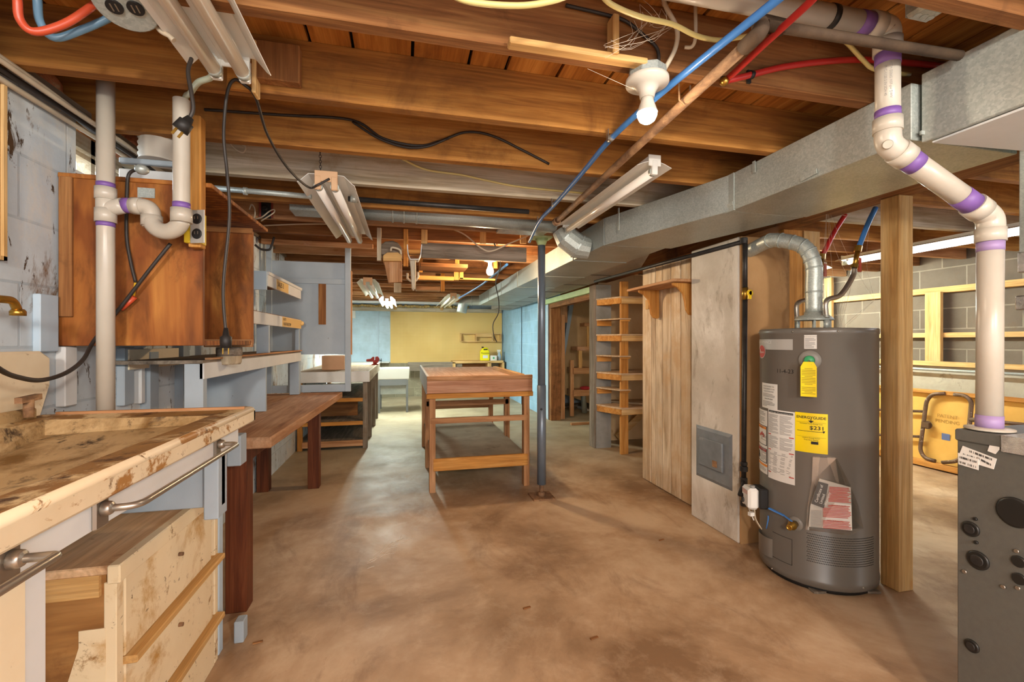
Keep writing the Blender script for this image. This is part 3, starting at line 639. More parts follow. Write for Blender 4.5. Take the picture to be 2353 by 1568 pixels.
pts = [tc_+sd*(-wz)+Vector((0, 0, zt1-zv)), tc_+sd*wz+Vector((0, 0, zt1-zv)), tc_+sd*wz+Vector((0, 0, -.03)), tc_+sd*.02+Vector((0, 0, -.006)), tc_-sd*.02+Vector((0, 0, -.006)), tc_-sd*wz+Vector((0, 0, -.03))]
b.prism(pts, nv*.0015); o = b.build('warning_tag', MT['yellow'], wh)
q = MB(); rn = random.Random(4)
for i in range(17):
    z = zv-.04-i*.0073; w_ = wz*(.85 if i % 5 else .5)
    if i == 11: continue
    q._add([tc_+nv*.0022-sd*w_+Vector((0, 0, z-zv)), tc_+nv*.0022+sd*w_+Vector((0, 0, z-zv)), tc_+nv*.0022+sd*w_+Vector((0, 0, z-zv+.0025)), tc_+nv*.0022-sd*w_+Vector((0, 0, z-zv+.0025))], [(0, 1, 2, 3)])
q.build('tag_print', plain('dark_yellow_print', '8a7a10'), o, fix=False)
# handwritten date
a_, z_ = cylhit(1803, 858); a2_, _ = cylhit(1817, 858); q = MB(); ctext(q, '11-4-23', .028, a_, a2_, z_, .0012, ac=a_); q.build('handwritten_date', MT['ink'], wh, fix=False)
# do-not-return label
o, a0, a1, z0, z1 = decal(1752, 882, 1787, 940, MT['label'], 'return_notice'); q = MB(); h = z0-z1
for i, s_ in enumerate(('DO NOT RETURN THIS', 'WATER HEATER TO THE', 'PLACE OF PURCHASE')): ctext(q, s_, .0082, a0, a1, z0-h*(.14+.1*i))
ctext(q, '1-866-279-4566', .0105, a0, a1, z0-h*.64); q.build('lettering', MT['ink'], o, fix=False)
q = MB(); greek(q, a0+(a1-a0)*.1, a1-(a1-a0)*.1, z0-h*.4, z0-h*.55, 3); greek(q, a0+(a1-a0)*.1, a1-(a1-a0)*.1, z0-h*.7, z0-h*.92, 4); q.build('fine_print', MT['greyink'], o, fix=False)
# left column of hazard labels
o, a0, a1, z0, z1 = decal(1738.6, 941, 1764, 1084, MT['label'], 'hazard_label', nu=12); h = z0-z1; sg = 1 if a1 > a0 else -1
def sub(o, f0, f1, g0, g1, m, nm, off=.002):
    q = MB(); q.patch(lambda a, z: onc(a, z, HR+off), a0+(a1-a0)*f0, a0+(a1-a0)*f1, z0-h*g1, z0-h*g0, 6, 1); return q.build(nm, m, o, fix=False)
q = MB(); greek(q, a0+(a1-a0)*.05, a0+(a1-a0)*.9, z0-h*.02, z0-h*.22, 9); greek(q, a0+(a1-a0)*.45, a0+(a1-a0)*.95, z0-h*.38, z0-h*.48, 5); greek(q, a0+(a1-a0)*.45, a0+(a1-a0)*.95, z0-h*.62, z0-h*.8, 8); greek(q, a0+(a1-a0)*.05, a0+(a1-a0)*.95, z0-h*.9, z0-h*.98, 4); q.build('fine_print', MT['greyink'], o, fix=False)
sub(o, .0, .98, .245, .255, MT['ink'], 'frame_line'); sub(o, .0, .98, .545, .555, MT['ink'], 'frame_line'); sub(o, .0, .98, .6, .61, MT['ink'], 'frame_line'); sub(o, 0, .98, .82, .83, MT['ink'], 'frame_line'); sub(o, .93, .98, .25, .55, MT['ink'], 'frame_line', .0021); sub(o, .93, .98, .6, .83, MT['ink'], 'frame_line', .0021)
sub(o, 0, .93, .26, .3, MT['orangeink'], 'warning_bar'); sub(o, 0, .93, .615, .66, MT['redink'], 'danger_bar'); sub(o, 0, 1, .85, .885, MT['orangeink'], 'warning_bar')
q = MB(); ctext(q, 'WARNING', .013, a0, a1, z0-h*.292, .0028); ctext(q, 'DANGER', .013, a0, a1, z0-h*.652, .0028); q.build('bar_lettering', MT['ink'], o, fix=False)
fl = [(0, 0), (.9, 0), (1, .3), (.85, .5), (.9, .8), (.7, .55), (.6, 1), (.45, .6), (.35, .85), (.25, .4), (.1, .55)]
q = MB(); q._add([onc(a0+(a1-a0)*(.33+.5*x), z0-h*(.43-.09*y), HR+.003) for x, y in fl], [tuple(range(len(fl)))]); q.build('flame_symbol', MT['redink'], o, fix=False)
q = MB(); q._add([onc(a0+(a1-a0)*(.1+.28*x), z0-h*(.8-.12*y), HR+.003) for x, y in ((0, 0), (.3, 0), (.5, .4), (.9, .1), (1, .3), (.6, .7), (.7, 1), (.35, 1), (.2, .6))], [tuple(range(9))]); q.build('figure_symbol', MT['ink'], o, fix=False)
# main instruction label
o, a0, a1, z0, z1 = decal(1766, 944, 1827, 1108, MT['label'], 'instruction_label', .0016, nu=10); h = z0-z1
sub(o, .03, .95, .02, .05, MT['ink'], 'header_bar')
q = MB(); ctext(q, 'LIGHTING AND OPERATING INSTRUCTIONS', .0065, a0, a1, z0-h*.045, .003); q.build('header_lettering', MT['label'], o, fix=False)
q = MB(); k = 0
for (g0, g1) in ((.07, .34), (.38, .56), (.60, .80), (.82, .9)):
    if g0 < .5:
        greek(q, a0+(a1-a0)*.04, a0+(a1-a0)*.46, z0-h*g0, z0-h*g1, int((g1-g0)*70), seed=k); greek(q, a0+(a1-a0)*.5, a0+(a1-a0)*.95, z0-h*g0, z0-h*g1, int((g1-g0)*70), seed=k+9)
    else: greek(q, a0+(a1-a0)*.04, a0+(a1-a0)*.95, z0-h*g0, z0-h*g1, int((g1-g0)*70), seed=k)
    k += 1
q.build('fine_print', MT['greyink'], o, fix=False)
for g in (.355, .575, .9): sub(o, .02, .14, g, g+.014, MT['redink'], 'red_bar'); sub(o, .82, .97, g, g+.014, MT['redink'], 'red_bar')
# yellow energy label
o, a0, a1, z0, z1 = decal(1827.5, 950, 1902, 1041, MT['yellow'], 'energy_label', .0024, nu=10); h = z0-z1
q = MB(); q.text('ENERGYGUIDE', .0178, lambda x, y: onc((a0+a1)/2+(1 if a1 > a0 else -1)*x/HR, z0-h*.145+y, HR+.0036), bold=.014); q.text('$231', .0245, lambda x, y: onc(a0+(a1-a0)*.68+(1 if a1 > a0 else -1)*x*1.2/HR, z0-h*.41+y, HR+.0036), bold=.012); ctext(q, 'Estimated Yearly Energy Cost', .0075, a0, a1, z0-h*.28, .0036); ctext(q, 'Uniform Energy Factor', .0075, a0, a1, z0-h*.64, .0036); ctext(q, 'First Hour Rating', .008, a0, a1, z0-h*.69, .0036)
def bar_(f0, f1, g0, g1): q.patch(lambda a, z: onc(a, z, HR+.0036), a0+(a1-a0)*f0, a0+(a1-a0)*f1, z0-h*g1, z0-h*g0, 6, 1)
bar_(.07, .9, .455, .466); bar_(.5, .72, .71, .78); bar_(.05, .95, .232, .236); bar_(.05, .95, .6, .603)
am = a0+(a1-a0)*.88; q._add([onc(am-.022, z0-h*.43, HR+.0037), onc(am+.022, z0-h*.43, HR+.0037), onc(am, z0-h*.49, HR+.0037)], [(0, 1, 2)])
am = (a0+a1)/2; q._add([onc(am-.045, z0-h*.19, HR+.0037), onc(am+.045, z0-h*.19, HR+.0037), onc(am, z0-h*.25, HR+.0037)], [(0, 1, 2)]); bar_(.49, .51, .13, .2)
q.build('lettering', MT['ink'], o, fix=False)
q = MB(); greek(q, a0+(a1-a0)*.06, a0+(a1-a0)*.45, z0-h*.17, z0-h*.23, 3); greek(q, a0+(a1-a0)*.06, a0+(a1-a0)*.9, z0-h*.82, z0-h*.95, 5); q.build('fine_print', plain('olive_print', '6f6606'), o, fix=False)
# manual in a clear bag
bagm = NT('clear_bag'); trb = bagm.new('ShaderNodeBsdfTransparent'); trb.inputs[0].default_value = (.93, .92, .9, 1); gb = bagm.new('ShaderNodeBsdfGlossy'); gb.inputs['Roughness'].default_value = .15; gb.inputs[0].default_value = (.9, .88, .85, 1)
mb_ = bagm.new('ShaderNodeMixShader'); mb_.inputs[0].default_value = .16; bagm.L(trb.outputs[0], mb_.inputs[1]); bagm.L(gb.outputs[0], mb_.inputs[2]); bagm.L(mb_.outputs[0], bagm.n['Material Output'].inputs[0])
bg = thing('manual_bag', 'clear plastic bag holding a folded red and white warranty booklet taped to the water heater', 'bag', onc(*cylhit(1910, 1140)))
def pc(u, v, off): a, z = cylhit(u, v); return onc(a, z, HR+off)
b = MB(); outl = [(1868, 1049), (1918, 1050), (1948, 1115), (1963, 1160), (1973, 1210), (1946, 1226), (1853, 1214), (1856, 1165), (1866, 1105)]
f_ = [pc(u, v, .026) for u, v in outl]; k_ = [pc(u, v, .003) for u, v in outl]; n_ = len(outl)
b._add(f_+k_, [tuple(range(n_)), tuple(range(2*n_-1, n_-1, -1))]+[(i, (i+1) % n_, n_+(i+1) % n_, n_+i) for i in range(n_)]); b.build('clear_bag', bagm.m, bg)
b = MB(); bk = [(1882, 1098), (1950, 1118), (1953, 1216), (1858, 1208), (1862, 1160)]; b.prism([pc(u, v, .012) for u, v in bk], onc(cylhit(1910, 1140)[0], 0, .006)-Vector((HC.x, HC.y, 0))); o = b.build('booklet', MT['label'], bg)
b = MB(); b._add([pc(u, v, .0215) for u, v in ((1880, 1104), (1901, 1110), (1892, 1165), (1865, 1155))], [(0, 1, 2, 3)]); o2 = b.build('booklet_title_panel', plain('grey_title_panel', '55524e'), o)
ua, va = at(1880, 1104, X=1.9), None
pA, pB, pC = pc(1867, 1153, .023), pc(1882, 1106, .023), pc(1892, 1161, .023); ex = (pB-pA).normalized(); ey = (pA-pC).normalized()
q = MB()
for i, s_ in enumerate(('Certificate of', 'Limited', 'Warranty')): q.text(s_, .0165, lambda x, y, i=i: pA+ex*(.008+x)+ey*(y-.018-.018*i), 'LEFT')
q.build('title_lettering', MT['label'], o, fix=False)
q = MB(); rn = random.Random(9)
for i in range(30):
    v = 1116+i*3.2; u0 = 1903-i*.2 if v < 1163 else 1890; u1 = 1948+(v-1120)*.03
    if 1150 < v < 1157 or 1186 < v < 1190: continue
    u1 -= rn.random()*8; p_ = [pc(u0, v, .0215), pc(u1, v+3, .0215), pc(u1, v+4.6, .0215), pc(u0, v+1.6, .0215)]; q._add(p_, [(0, 1, 2, 3)])
q.build('red_print', MT['redink'], o, fix=False)
q = MB()
for s_, u, v in (('IMPORTANT', 1922, 1157), ('IMPORTANTE', 1915, 1192)):
    o_ = pc(u, v, .0222); e_ = (pc(u+20, v+1.5, .0222)-o_).normalized(); q.text(s_, .011, lambda x, y, o_=o_, e_=e_: o_+e_*x+Vector((0, 0, y-.008)))
q.build('heading', MT['redink'], o, fix=False)
q = MB()
for i in range(14):
    v = 1170+i*2.8; q._add([pc(1864, v, .0215), pc(1887, v+1, .0215), pc(1887, v+2, .0215), pc(1864, v+1, .0215)], [(0, 1, 2, 3)])
q.build('grey_print', MT['greyink'], o, fix=False)
# gas control valve
ac, zc = cylhit(1757, 1143); nc = Vector((cos(ac), sin(ac), 0)); tcv = Vector((-sin(ac), cos(ac), 0)); C0 = onc(ac, zc)
def gb_(q, x0, x1, n0, n1, z0, z1): q.hexa([C0+tcv*x+nc*n+Vector((0, 0, z)) for z in (z0, z1) for (x, n) in ((x0, n0), (x1, n0), (x1, n1), (x0, n1))])
b = MB(); gb_(b, -.045, .045, .0, .045, -.05, .055); o = b.build('gas_valve_back', MT['black'], wh, bevel=.006)
b = MB(); gb_(b, -.045, .045, .046, .1, -.055, .055); o = b.build('gas_control', MT['label'], wh, bevel=.012)
b = MB(); q0 = C0+nc*.1; sgn = 1 if (q0+tcv-q0).cross(Vector((0, 0, 1))).dot(nc) > 0 else -1
b.lathe([(.014, 0), (.014, .006), (.008, .008)], q0-tcv*.02+Vector((0, 0, -.02)), nc, 16); b.build('control_dial', plain('dark_dial', '3a3836'), o)
b = MB(); b.prism([q0+tcv*x+Vector((0, 0, z))+nc*.0006 for x, z in ((-.03, .02), (.03, .02), (.03, .042), (-.03, .042))], nc*.0006); b.build('control_sticker', plain('pinkish_label', 'c8a8a0'), o)
b = MB(); b.prism([q0+tcv*x+Vector((0, 0, z))+nc*.0006 for x, z in ((-.01, -.052), (.012, -.052), (.012, -.04), (-.01, -.04))], nc*.002); b.build('connector_port', MT['black'], o)
b = MB(); b.lathe([(.012, 0), (.012, .01)], C0+tcv*.02+nc*.07+Vector((0, 0, .056)), 'Z', 12); b.build('top_cap', MT['greyink'], o)
b = MB()
for i, (dx, r_) in enumerate(((-.012, .0035), (0, .003), (.012, .003), (.02, .0025))): b.spline([C0+nc*.06+tcv*dx+Vector((0, 0, -.05)), C0+nc*.05+tcv*(dx*.6)+Vector((0, 0, -.11)), onc(*cylhit(1757, 1215), HR+.02)+tcv*dx*.6], r_, 6, 5)
b.build('wires', MT['nm'], wh)
b = MB(); p_ = onc(*cylhit(1770, 1185), HR+.012); b.spline([p_, p_+Vector((0, 0, -.02)), onc(*cylhit(1766, 1215), HR+.012)], .003, 6, 4); b.build('blue_wire', MT['blue'], wh)
b = MB(); pA = at(1726, 1182, Y=C0.y+.0); b.spline([C0+nc*.07-tcv*.04+Vector((0, 0, -.06)), pA, pA+Vector((-.01, -.03, -.02))], .0025, 6, 5); b.box(pA.x-.012, pA.x+.012, pA.y-.01, pA.y+.01, pA.z-.008, pA.z+.01); b.build('loose_connector', MT['label'], wh)
# pocket, access panel, grille
a0, z0 = cylhit(1747, 1215); a1, z1 = cylhit(1775, 1283)
b = MB(); b.patch(lambda a, z: onc(a, z, HR+.018*sin(pi*min(max((a-a0)/(a1-a0), 0), 1))**.5), a0, a1, z1, z0, 14, 1); b.build('wire_guard', MT['heater'], wh)
a0, z0 = cylhit(1776, 1222); a1, z1 = cylhit(1820, 1300); b = MB()
for (p, q_) in (((a0, z0), (a1, z0)), ((a1, z0), (a1, z1)), ((a1, z1), (a0, z1))): b.tube([onc(p[0]+(q_[0]-p[0])*i/6, p[1]+(q_[1]-p[1])*i/6, HR+.0005) for i in range(7)], .0014, 6)
b.build('access_panel_edge', plain('panel_seam', '3c3934'), wh)
a0, z0 = cylhit(1855, 1236); a1, z1 = cylhit(2006, 1262); zz1 = cylhit(1930, 1302)[1]; zz0 = cylhit(1930, 1238)[1]; b = MB(); n = 44; r_ = .0024
for i in range(n+1):
    for j in range(13):
        a = a0+(a1-a0)*(i+.5*(j % 2))/n; z = zz0+(zz1-zz0)*j/12
        b._add([onc(a+r_*cos(k*pi/3)/HR, z+r_*sin(k*pi/3), HR+.0008) for k in range(6)], [tuple(range(6))])
b.build('air_inlet_screen', plain('screen_hole', '241f1a', .8), wh, fix=False)
# drain valve
ad, zd = cylhit(1828, 1204); nd = Vector((cos(ad), sin(ad), 0)); D0 = onc(ad, zd)
b = MB(); b.lathe([(.035, -.003), (.034, .003), (.02, .006)], D0, nd, 24); b.build('drain_escutcheon', paint('grey_plastic', '807c75', rough=.35, bump=0), wh)
b = MB(); b.lathe([(.016, 0), (.016, .03), (.02, .032), (.02, .045), (.013, .047), (.0135, .075), (.009, .076), (.009, .07)], D0, nd, 18); o = b.build('drain_valve', MT['brass'], wh)
hd = Vector((-nd.y, nd.x, 0)); hs = -1 if (hd.x*CT-hd.y*ST) > 0 else 1; hd = hd*hs
b = MB(); b.bar(D0+nd*.04+Vector((0, 0, .02)), D0+nd*.03+hd*.04+Vector((0, 0, .035)), .008, .004); b.bar(D0+nd*.03+hd*.04+Vector((0, 0, .035)), D0+nd*.03+hd*.11+Vector((0, 0, .05)), .014, .005); b.build('drain_handle', MT['blue'], o)
# shims under the heater
for (u, v, u2, v2) in ((1850, 1345, 1885, 1366), (1985, 1352, 2010, 1366)):
    p, q_ = at(u, v, Z=0), at(u2, v2, Z=0); b = MB(); b.bar(p+Vector((.03, .05, .006)), q_+Vector((0, 0, .006)), .06, .011)
    tag(b.build('wood_shim', W['greyY'], bevel=.001), 'thin wood shim poking out under the water heater, ' + ('the longer left one' if u < 1900 else 'the shorter one near the pine post'), 'shim', 'shims under the heater')
# flue
fl_ = thing('flue_pipe', 'galvanized flue pipe rising from the water heater and elbowing into the chimney', 'flue', (HC.x-.01, HC.y, HT))
F0 = Vector((HC.x-.012, HC.y, HT))
b = MB(); b.lathe([(.088, .045), (.088, .05), (.075, .066), (.045, .075), (.042, .09)], F0, 'Z', 32)
for k in range(4): a = pi/4+k*pi/2; b.bar(F0+Vector((.07*cos(a), .07*sin(a), .004)), F0+Vector((.07*cos(a), .07*sin(a), .05)), .012, .003)
b.build('draft_hood', MT['galv'], fl_)
P1, P2, P3 = F0+Vector((-.005, 0, .40)), Vector((1.985, 2.06, 1.755)), Vector((1.99, 2.29, 1.73))
pth = catmull([F0+Vector((0, 0, .085)), F0+Vector((-.002, 0, .22)), F0+Vector((-.004, 0, .34)), F0+Vector((-.03, .04, .44)), P2, P2+Vector((-.0, .09, .0)), P3], 5)
b = MB(); b.tube(pth, .0385, 24); b.build('pipe', MT['galv'], fl_)
for i in (4, 9, 11, 13, 15, 17, 19, 22):
    b = MB(); d = (pth[i+1]-pth[i]).normalized(); b.tube([pth[i]-d*.004, pth[i]+d*.004], .0408, 24); b.build('crimp_ring', MT['galv2'], fl_)
# water lines
def line(nm, lab, tubm, top, mid, low, noz, hand, group=None):
    t = thing(nm, lab, 'water line', noz)
    b = MB(); b.spline([top, (Vector(top)+Vector(mid))/2+Vector((.005, 0, .02)), mid], .0125, 12, 6); b.build('plastic_tube', tubm, t)
    d = (Vector(low)-Vector(mid)).normalized(); b = MB(); b.tube([Vector(mid)-d*.015, Vector(mid)+d*.015], .017, 8, smooth=False); b.tube([Vector(mid)+d*.015, Vector(low)], .012, 12); b.tube([Vector(low)-d*.02, Vector(low)], .017, 6, smooth=False); o = b.build('brass_valve', MT['brass'], t)
    b = MB(); h = (Vector(mid)+Vector(low))/2; b.bar(h, h+Vector(hand)*.3, .014, .006); b.bar(h+Vector(hand)*.3, h+Vector(hand)*.3+Vector((0, 0, -.07)), .016, .007); b.build('red_handle', MT['redorange'], o)
    b = MB(); n = Vector(noz); b.tube(catmull([low, Vector(low)+d*.05, (Vector(low)+n)/2+Vector((0, 0, .015)), n+Vector((0, 0, .14)), n+Vector((0, 0, .05))], 6), .0125, 12); b.build('flexible_connector', MT['chrome'], t)
    b = MB()
    for z in (.05, .058, .066): b.lathe([(.015, 0), (.015, .004)], n+Vector((0, 0, z)), 'Z', 12)
    b.cyl(n, n+Vector((0, 0, .045)), .013); b.build('nipple', MT['galv'], t)
Yl = 1.93
line('cold_water_line', 'blue tube, brass valve and flexible steel connector at the right of the flue', MT['blue'], at(2012, 478, Y=1.83), at(1972, 572, Y=1.83), at(1963, 616, Y=1.83), (at(1899, 748, Y=1.83).x, 1.83, HT), (.05, -.02, .0))
line('hot_water_line', 'red tube, brass valve and flexible steel connector behind the flue', MT['red'], at(1942, 494, Y=2.04), at(1889, 590, Y=2.04), at(1886, 625, Y=2.04), (at(1832, 748, Y=2.02).x, 2.02, HT), (.05, -.03, .0))
# ================================================================ GAS PIPE beside the chimney
gp = thing('gas_pipe', 'black iron gas pipe dropping beside the chimney with a yellow shutoff', 'pipe', (1.9, 2.2, .2))
G = [at(1470, 618, X=1.86), at(1712, 545, Y=2.22)]; gx, gy = G[1].x, 2.22
b = MB(); b.tube([Vector((1.86, 4.2, 1.80)), Vector((gx, gy, 1.78))], .014, 12); b.build('overhead_run', MT['iron'], gp)
zlow = at(1690, 1165, Y=gy).z
b = MB(); b.tube([(gx, gy, 1.78), (gx, gy, 1.50)], .0135, 12); b.tube([(gx, gy, 1.44), (gx-.01, gy, zlow)], .0135, 12); b.build('drop', MT['iron'], gp)
b = MB()
for z, h, r_ in ((1.765, .035, .02), (zlow, .03, .019), (zlow+.12, .045, .019), (zlow+.2, .03, .021), (zlow+.235, .02, .019)): b.lathe([(r_*.9, 0), (r_, .003), (r_, h-.003), (r_*.9, h)], (gx-.008, gy, z), 'Z', 8, False)
b.build('fitting', MT['iron'], gp)
b = MB(); b.cyl((gx, gy, 1.44), (gx, gy, 1.51), .017); o = b.build('shutoff_valve', MT['brass'], gp)
b = MB(); b.lathe([(.018, -.03), (.02, -.036), (.02, -.042), (.012, -.046)], (gx, gy, 1.475), 'Y', 12); b.bar((gx-.004, gy-.042, 1.49), (gx-.006, gy-.042, 1.44), .02, .008, (0, 1, 0)); b.build('yellow_handle', plain('yellow_handle', 'e6c21c', .4), o)
b = MB(); b.tube([(gx-.008, gy, zlow+.14), C0+nc*.05+Vector((-.05, .05, -.0)), C0+nc*.055-tcv*.0], .011, 10); b.build('branch', MT['iron'], gp)
# ================================================================ LAUNDRY SINK COUNTER, near left
SX, SY0, SY1, SZ = -.50, .15, 1.70, .97
t = thing('laundry_sink', 'grimy cream laundry sink counter with peeling rim in the left foreground', 'sink', (-.8, .9, 0))
def loop(x0, x1, y0, y1, z): return [(x0, y0, z), (x1, y0, z), (x1, y1, z), (x0, y1, z)]
b = MB()   # rim ring: outer to inner
o_, i_ = loop(-1.1, SX-.006, SY0, SY1, SZ), [(-1.05, SY0+.1, SZ-.006), (-.60, SY0+.1, SZ-.006), (-.60, 1.60, SZ-.006), (-1.05, 1.63, SZ-.006)]
b._add(o_+i_, [(k, (k+1) % 4, 4+(k+1) % 4, 4+k) for k in range(4)]); b.build('rim', MT['rim'], t)
b = MB()   # sloping drainboard basin inside the rim
f_ = [(-1.03, SY0+.12, SZ-.19), (-.62, SY0+.12, SZ-.19), (-.62, .95, SZ-.12), (-1.03, .95, SZ-.16), (-.63, 1.585, SZ-.03), (-1.04, 1.615, SZ-.05)]
b._add(i_+f_, [(4, 5, 6, 7), (7, 6, 8, 9), (0, 1, 5, 4), (1, 2, 8, 6), (1, 6, 5), (2, 3, 9, 8), (3, 0, 7, 9), (0, 4, 7)]); b.build('basin', MT['basin'], t)
b = MB(); b.hexa([(-1.03, .3, SZ-.145), (-.64, .3, SZ-.125), (-.64, .98, SZ-.075), (-1.03, .98, SZ-.105), (-1.03, .3, SZ-.13), (-.64, .3, SZ-.11), (-.64, .98, SZ-.06), (-1.03, .98, SZ-.09)]); b.build('cover_board', W['redY'], t, bevel=.002)
b = MB(); b.box(SX-.03, SX, SY0, SY1+.004, SZ-.045, SZ+.001); b.box(-1.1, SX, SY1-.02, SY1+.004, SZ-.045, SZ-.001); b.build('apron', MT['apron'], t, bevel=.006)
b = MB(); b.tube([(SX-.006, SY0, SZ-.002), (SX-.006, SY1-.02, SZ-.002), (SX-.03, SY1-.002, SZ-.002)], .0095, 10); b.build('rolled_edge', MT['apron'], t)
b = MB(); b.box(SX-.045, SX-.026, SY0, 1.62, SZ-.10, SZ-.045); b.build('lower_rail', MT['white'], t, bevel=.002)
b = MB(); b.bar((-1.06, SY1-.006, SZ+.004), (SX-.03, SY1-.006, SZ+.003), .012, .008); b.build('loose_edge_strip', W['redX'], t)
# backsplash
b = MB(); zt_ = at(70, 808, X=-1.1).z
b.prism([(-1.1, SY0, SZ-.02), (-1.1, 1.69, SZ-.02), (-1.1, 1.735, SZ+.09), (-1.1, 1.735, zt_-.02), (-1.1, 1.70, zt_), (-1.1, SY0, zt_)], (-.045, 0, 0)); b.build('backsplash', MT['cream'], t, bevel=.008)
b = MB(); b.box(-1.1, -1.086, SY0, 1.66, SZ-.02, SZ+.03); b.build('backsplash_foot', MT['basin'], t, bevel=.006)
# faucet stub and brass spout on wall
p = at(66, 918, X=-1.03); b = MB(); b.bar(p+Vector((0, -.035, 0)), p+Vector((0, .035, .004)), .018, .016); b.cyl(p+Vector((0, .0, -.05)), p, .012, 10); b.build('faucet_stub', MT['rust'], t)
# towel bars and brackets
def towel(y0, y1, near):
    z = SZ-.065
    b = MB()
    pts = [(SX-.03, y0, z), (SX+.035, y0, z), (SX+.035, y1, z), (SX-.03, y1, z)] if not near else [(SX-.03, y1, z), (SX+.035, y1, z), (SX+.035, y0, z)]
    b.tube(pts, .0062, 10, fillet=.03 if not near else .006); r = b.build('towel_rail', MT['chrome'], t)
    for y in ((y0, y1) if not near else (y1,)):
        q = MB(); q.box(SX-.026, SX-.018, y-.02, y+.02, z-.035, z+.025); q.lathe([(.014, 0), (.012, .014), (.008, .02)], (SX-.02, y, z), 'X', 14); q.build('rail_bracket', MT['chrome'], r, bevel=.006)
towel(.935, 1.44, False); towel(.2, .745, True)
# legs
for (x, y, s_, m) in ((-.565, .80, .03, MT['white']), (-.57, 1.56, .02, MT['bluegrey'])):
    b = MB(); b.box(x-s_, x+s_, y-.035, y+.035, 0 if y < 1 else .66, SZ-.047); b.build('leg', m, t, bevel=.003)
b = MB(); b.box(-.68, -.60, .62, .8, .0, SZ-.16); b.build('leg', W['greyZ'], t, bevel=.003)
b = MB(); b.box(-.62, -.53, .66, .79, SZ-.36, SZ-.05); b.build('leg_block', MT['cream'], t, bevel=.003)
b = MB(); b.box(-1.08, -.55, 1.55, 1.58, SZ-.28, SZ-.11); b.build('end_apron', MT['bluegrey'], t, bevel=.003)
# brass spout at the left edge
sp_ = at(20, 690, X=-1.04)
t = thing('wall_spout', 'short bent brass water spout coming off the left wall', 'spout', sp_)
p0, p1, p2 = at(-20, 686, X=-1.04), at(30, 690, X=-1.04), at(41, 716, X=-1.04)
b = MB(); b.tube([(XL, p0.y-.06, p0.z), p0, p1, p2], .0105, 12, fillet=.03); b.build('pipe', MT['brass'], t)
b = MB(); b.lathe([(.017, -.012), (.017, 0), (.013, .006)], p2, 'Z', 12); b.build('nut', MT['brass'], t)
# ================================================================ DRAWER CABINET under the sink
W['tan'] = wood('worn_tan_top', 'cda276', 'e8c398', 'f2d6b4', 'Y', 6, .65, (5, .58, .7, '8a6240'))
W['tanb'] = wood('stained_side_board', '86592c', 'a87842', 'bd9058', 'X', 4, .7, (4, .55, .7, '6d4522'))
DX, DY0, DY1, DZ = -.69, 1.295, 1.905, .655
t = thing('drawer_cabinet', 'chipped cream drawer cabinet with a bare wood top under the sink', 'cabinet', (-.92, 1.6, 0))
b = MB(); b.box(-1.14, DX+.012, DY0-.012, DY1, DZ-.022, DZ); b.build('top', W['tan'], t, bevel=.003)
b = MB(); b.box(DX-.012, DX+.016, DY0-.015, DY1, DZ-.045, DZ+.0005); b.build('front_edge', MT['drawer'], t, bevel=.003)
b = MB(); b.box(-1.14, DX-.02, DY0, DY0+.018, .02, DZ-.022); o = b.build('side_panel', W['tanb'], t)
b = MB(); b.prism([(x, DY0, z) for x, z in ((-.78, .21), (-.765, .30), (-.79, .37), (-.765, .46), (-.765, .5), (DX-.02, .5), (DX-.02, .21))], (0, -.003, 0)); b.box(-1.14, DX-.02, DY0-.003, DY0, .0, .14); b.build('cream_patch', MT['drawer'], o)
b = MB(); b.box(-1.14, DX-.03, DY0-.01, DY0, DZ-.075, DZ-.022); b.build('side_batten', W['paleX'], o)
b = MB(); b.box(-1.14, DX-.03, DY0-.01, DY0, .14, .2); b.build('side_batten', W['orangeX'], o)
for y in (DY0-.002, DY1-.028): 
    b = MB(); b.box(DX-.025, DX+.002, y, y+.028, 0, DZ-.045); b.build('stile', MT['drawer'], t, bevel=.002)
for z0_, z1_, k in ((.405, .605, 0), (.185, .385, 1), (.0, .165, 2)):
    b = MB(); b.box(DX-.02, DX+.004, DY0+.03, DY1-.065+.015*k, z0_, z1_); o = b.build('drawer', MT['drawer'], t, bevel=.003)
    b = MB(); b.box(DX-.02, DX+.03, DY0+.03, DY1-.01, z0_-.022, z0_-.002); b.build('ledge', W['paleY'], o, bevel=.003)
    ym = (DY0+DY1)/2; b = MB(); b.cyl((DX, ym, (z0_+z1_)/2+.03), (DX+.016, ym, (z0_+z1_)/2+.03), .006, 8); b.build('knob_stub', MT['rust'], o)
b = MB(); b.box(-1.1, DX-.1, DY0+.1, DY1-.02, 0.0, .6); b.build('carcass', W['brownY'], t)
b = MB(); b.box(DX-.03, DX-.02, DY1-.06, DY1-.03, .1, .6); b.build('shadow_gap', W['brownZ'], t)
# grey leg board just past the drawers, and small foot bracket
bx('leg_board', -.715, -.69, 1.92, 1.96, 0, .91, MT['paleblue'], 'narrow pale blue board standing against the far end of the drawer cabinet', 'board')
p = at(525, 1500, Z=0); bx('floor_block', -.66, -.625, 1.98, 2.03, 0, .085, MT['bluegrey'], 'small grey block on the floor beside the dark table leg', 'block')
p = at(530, 1050, X=-.64); bx('grey_block', -.685, -.635, 1.98, 2.05, p.z-.06, p.z+.06, MT['bluegrey'], 'small grey-blue block at the near end of the long work table', 'block')
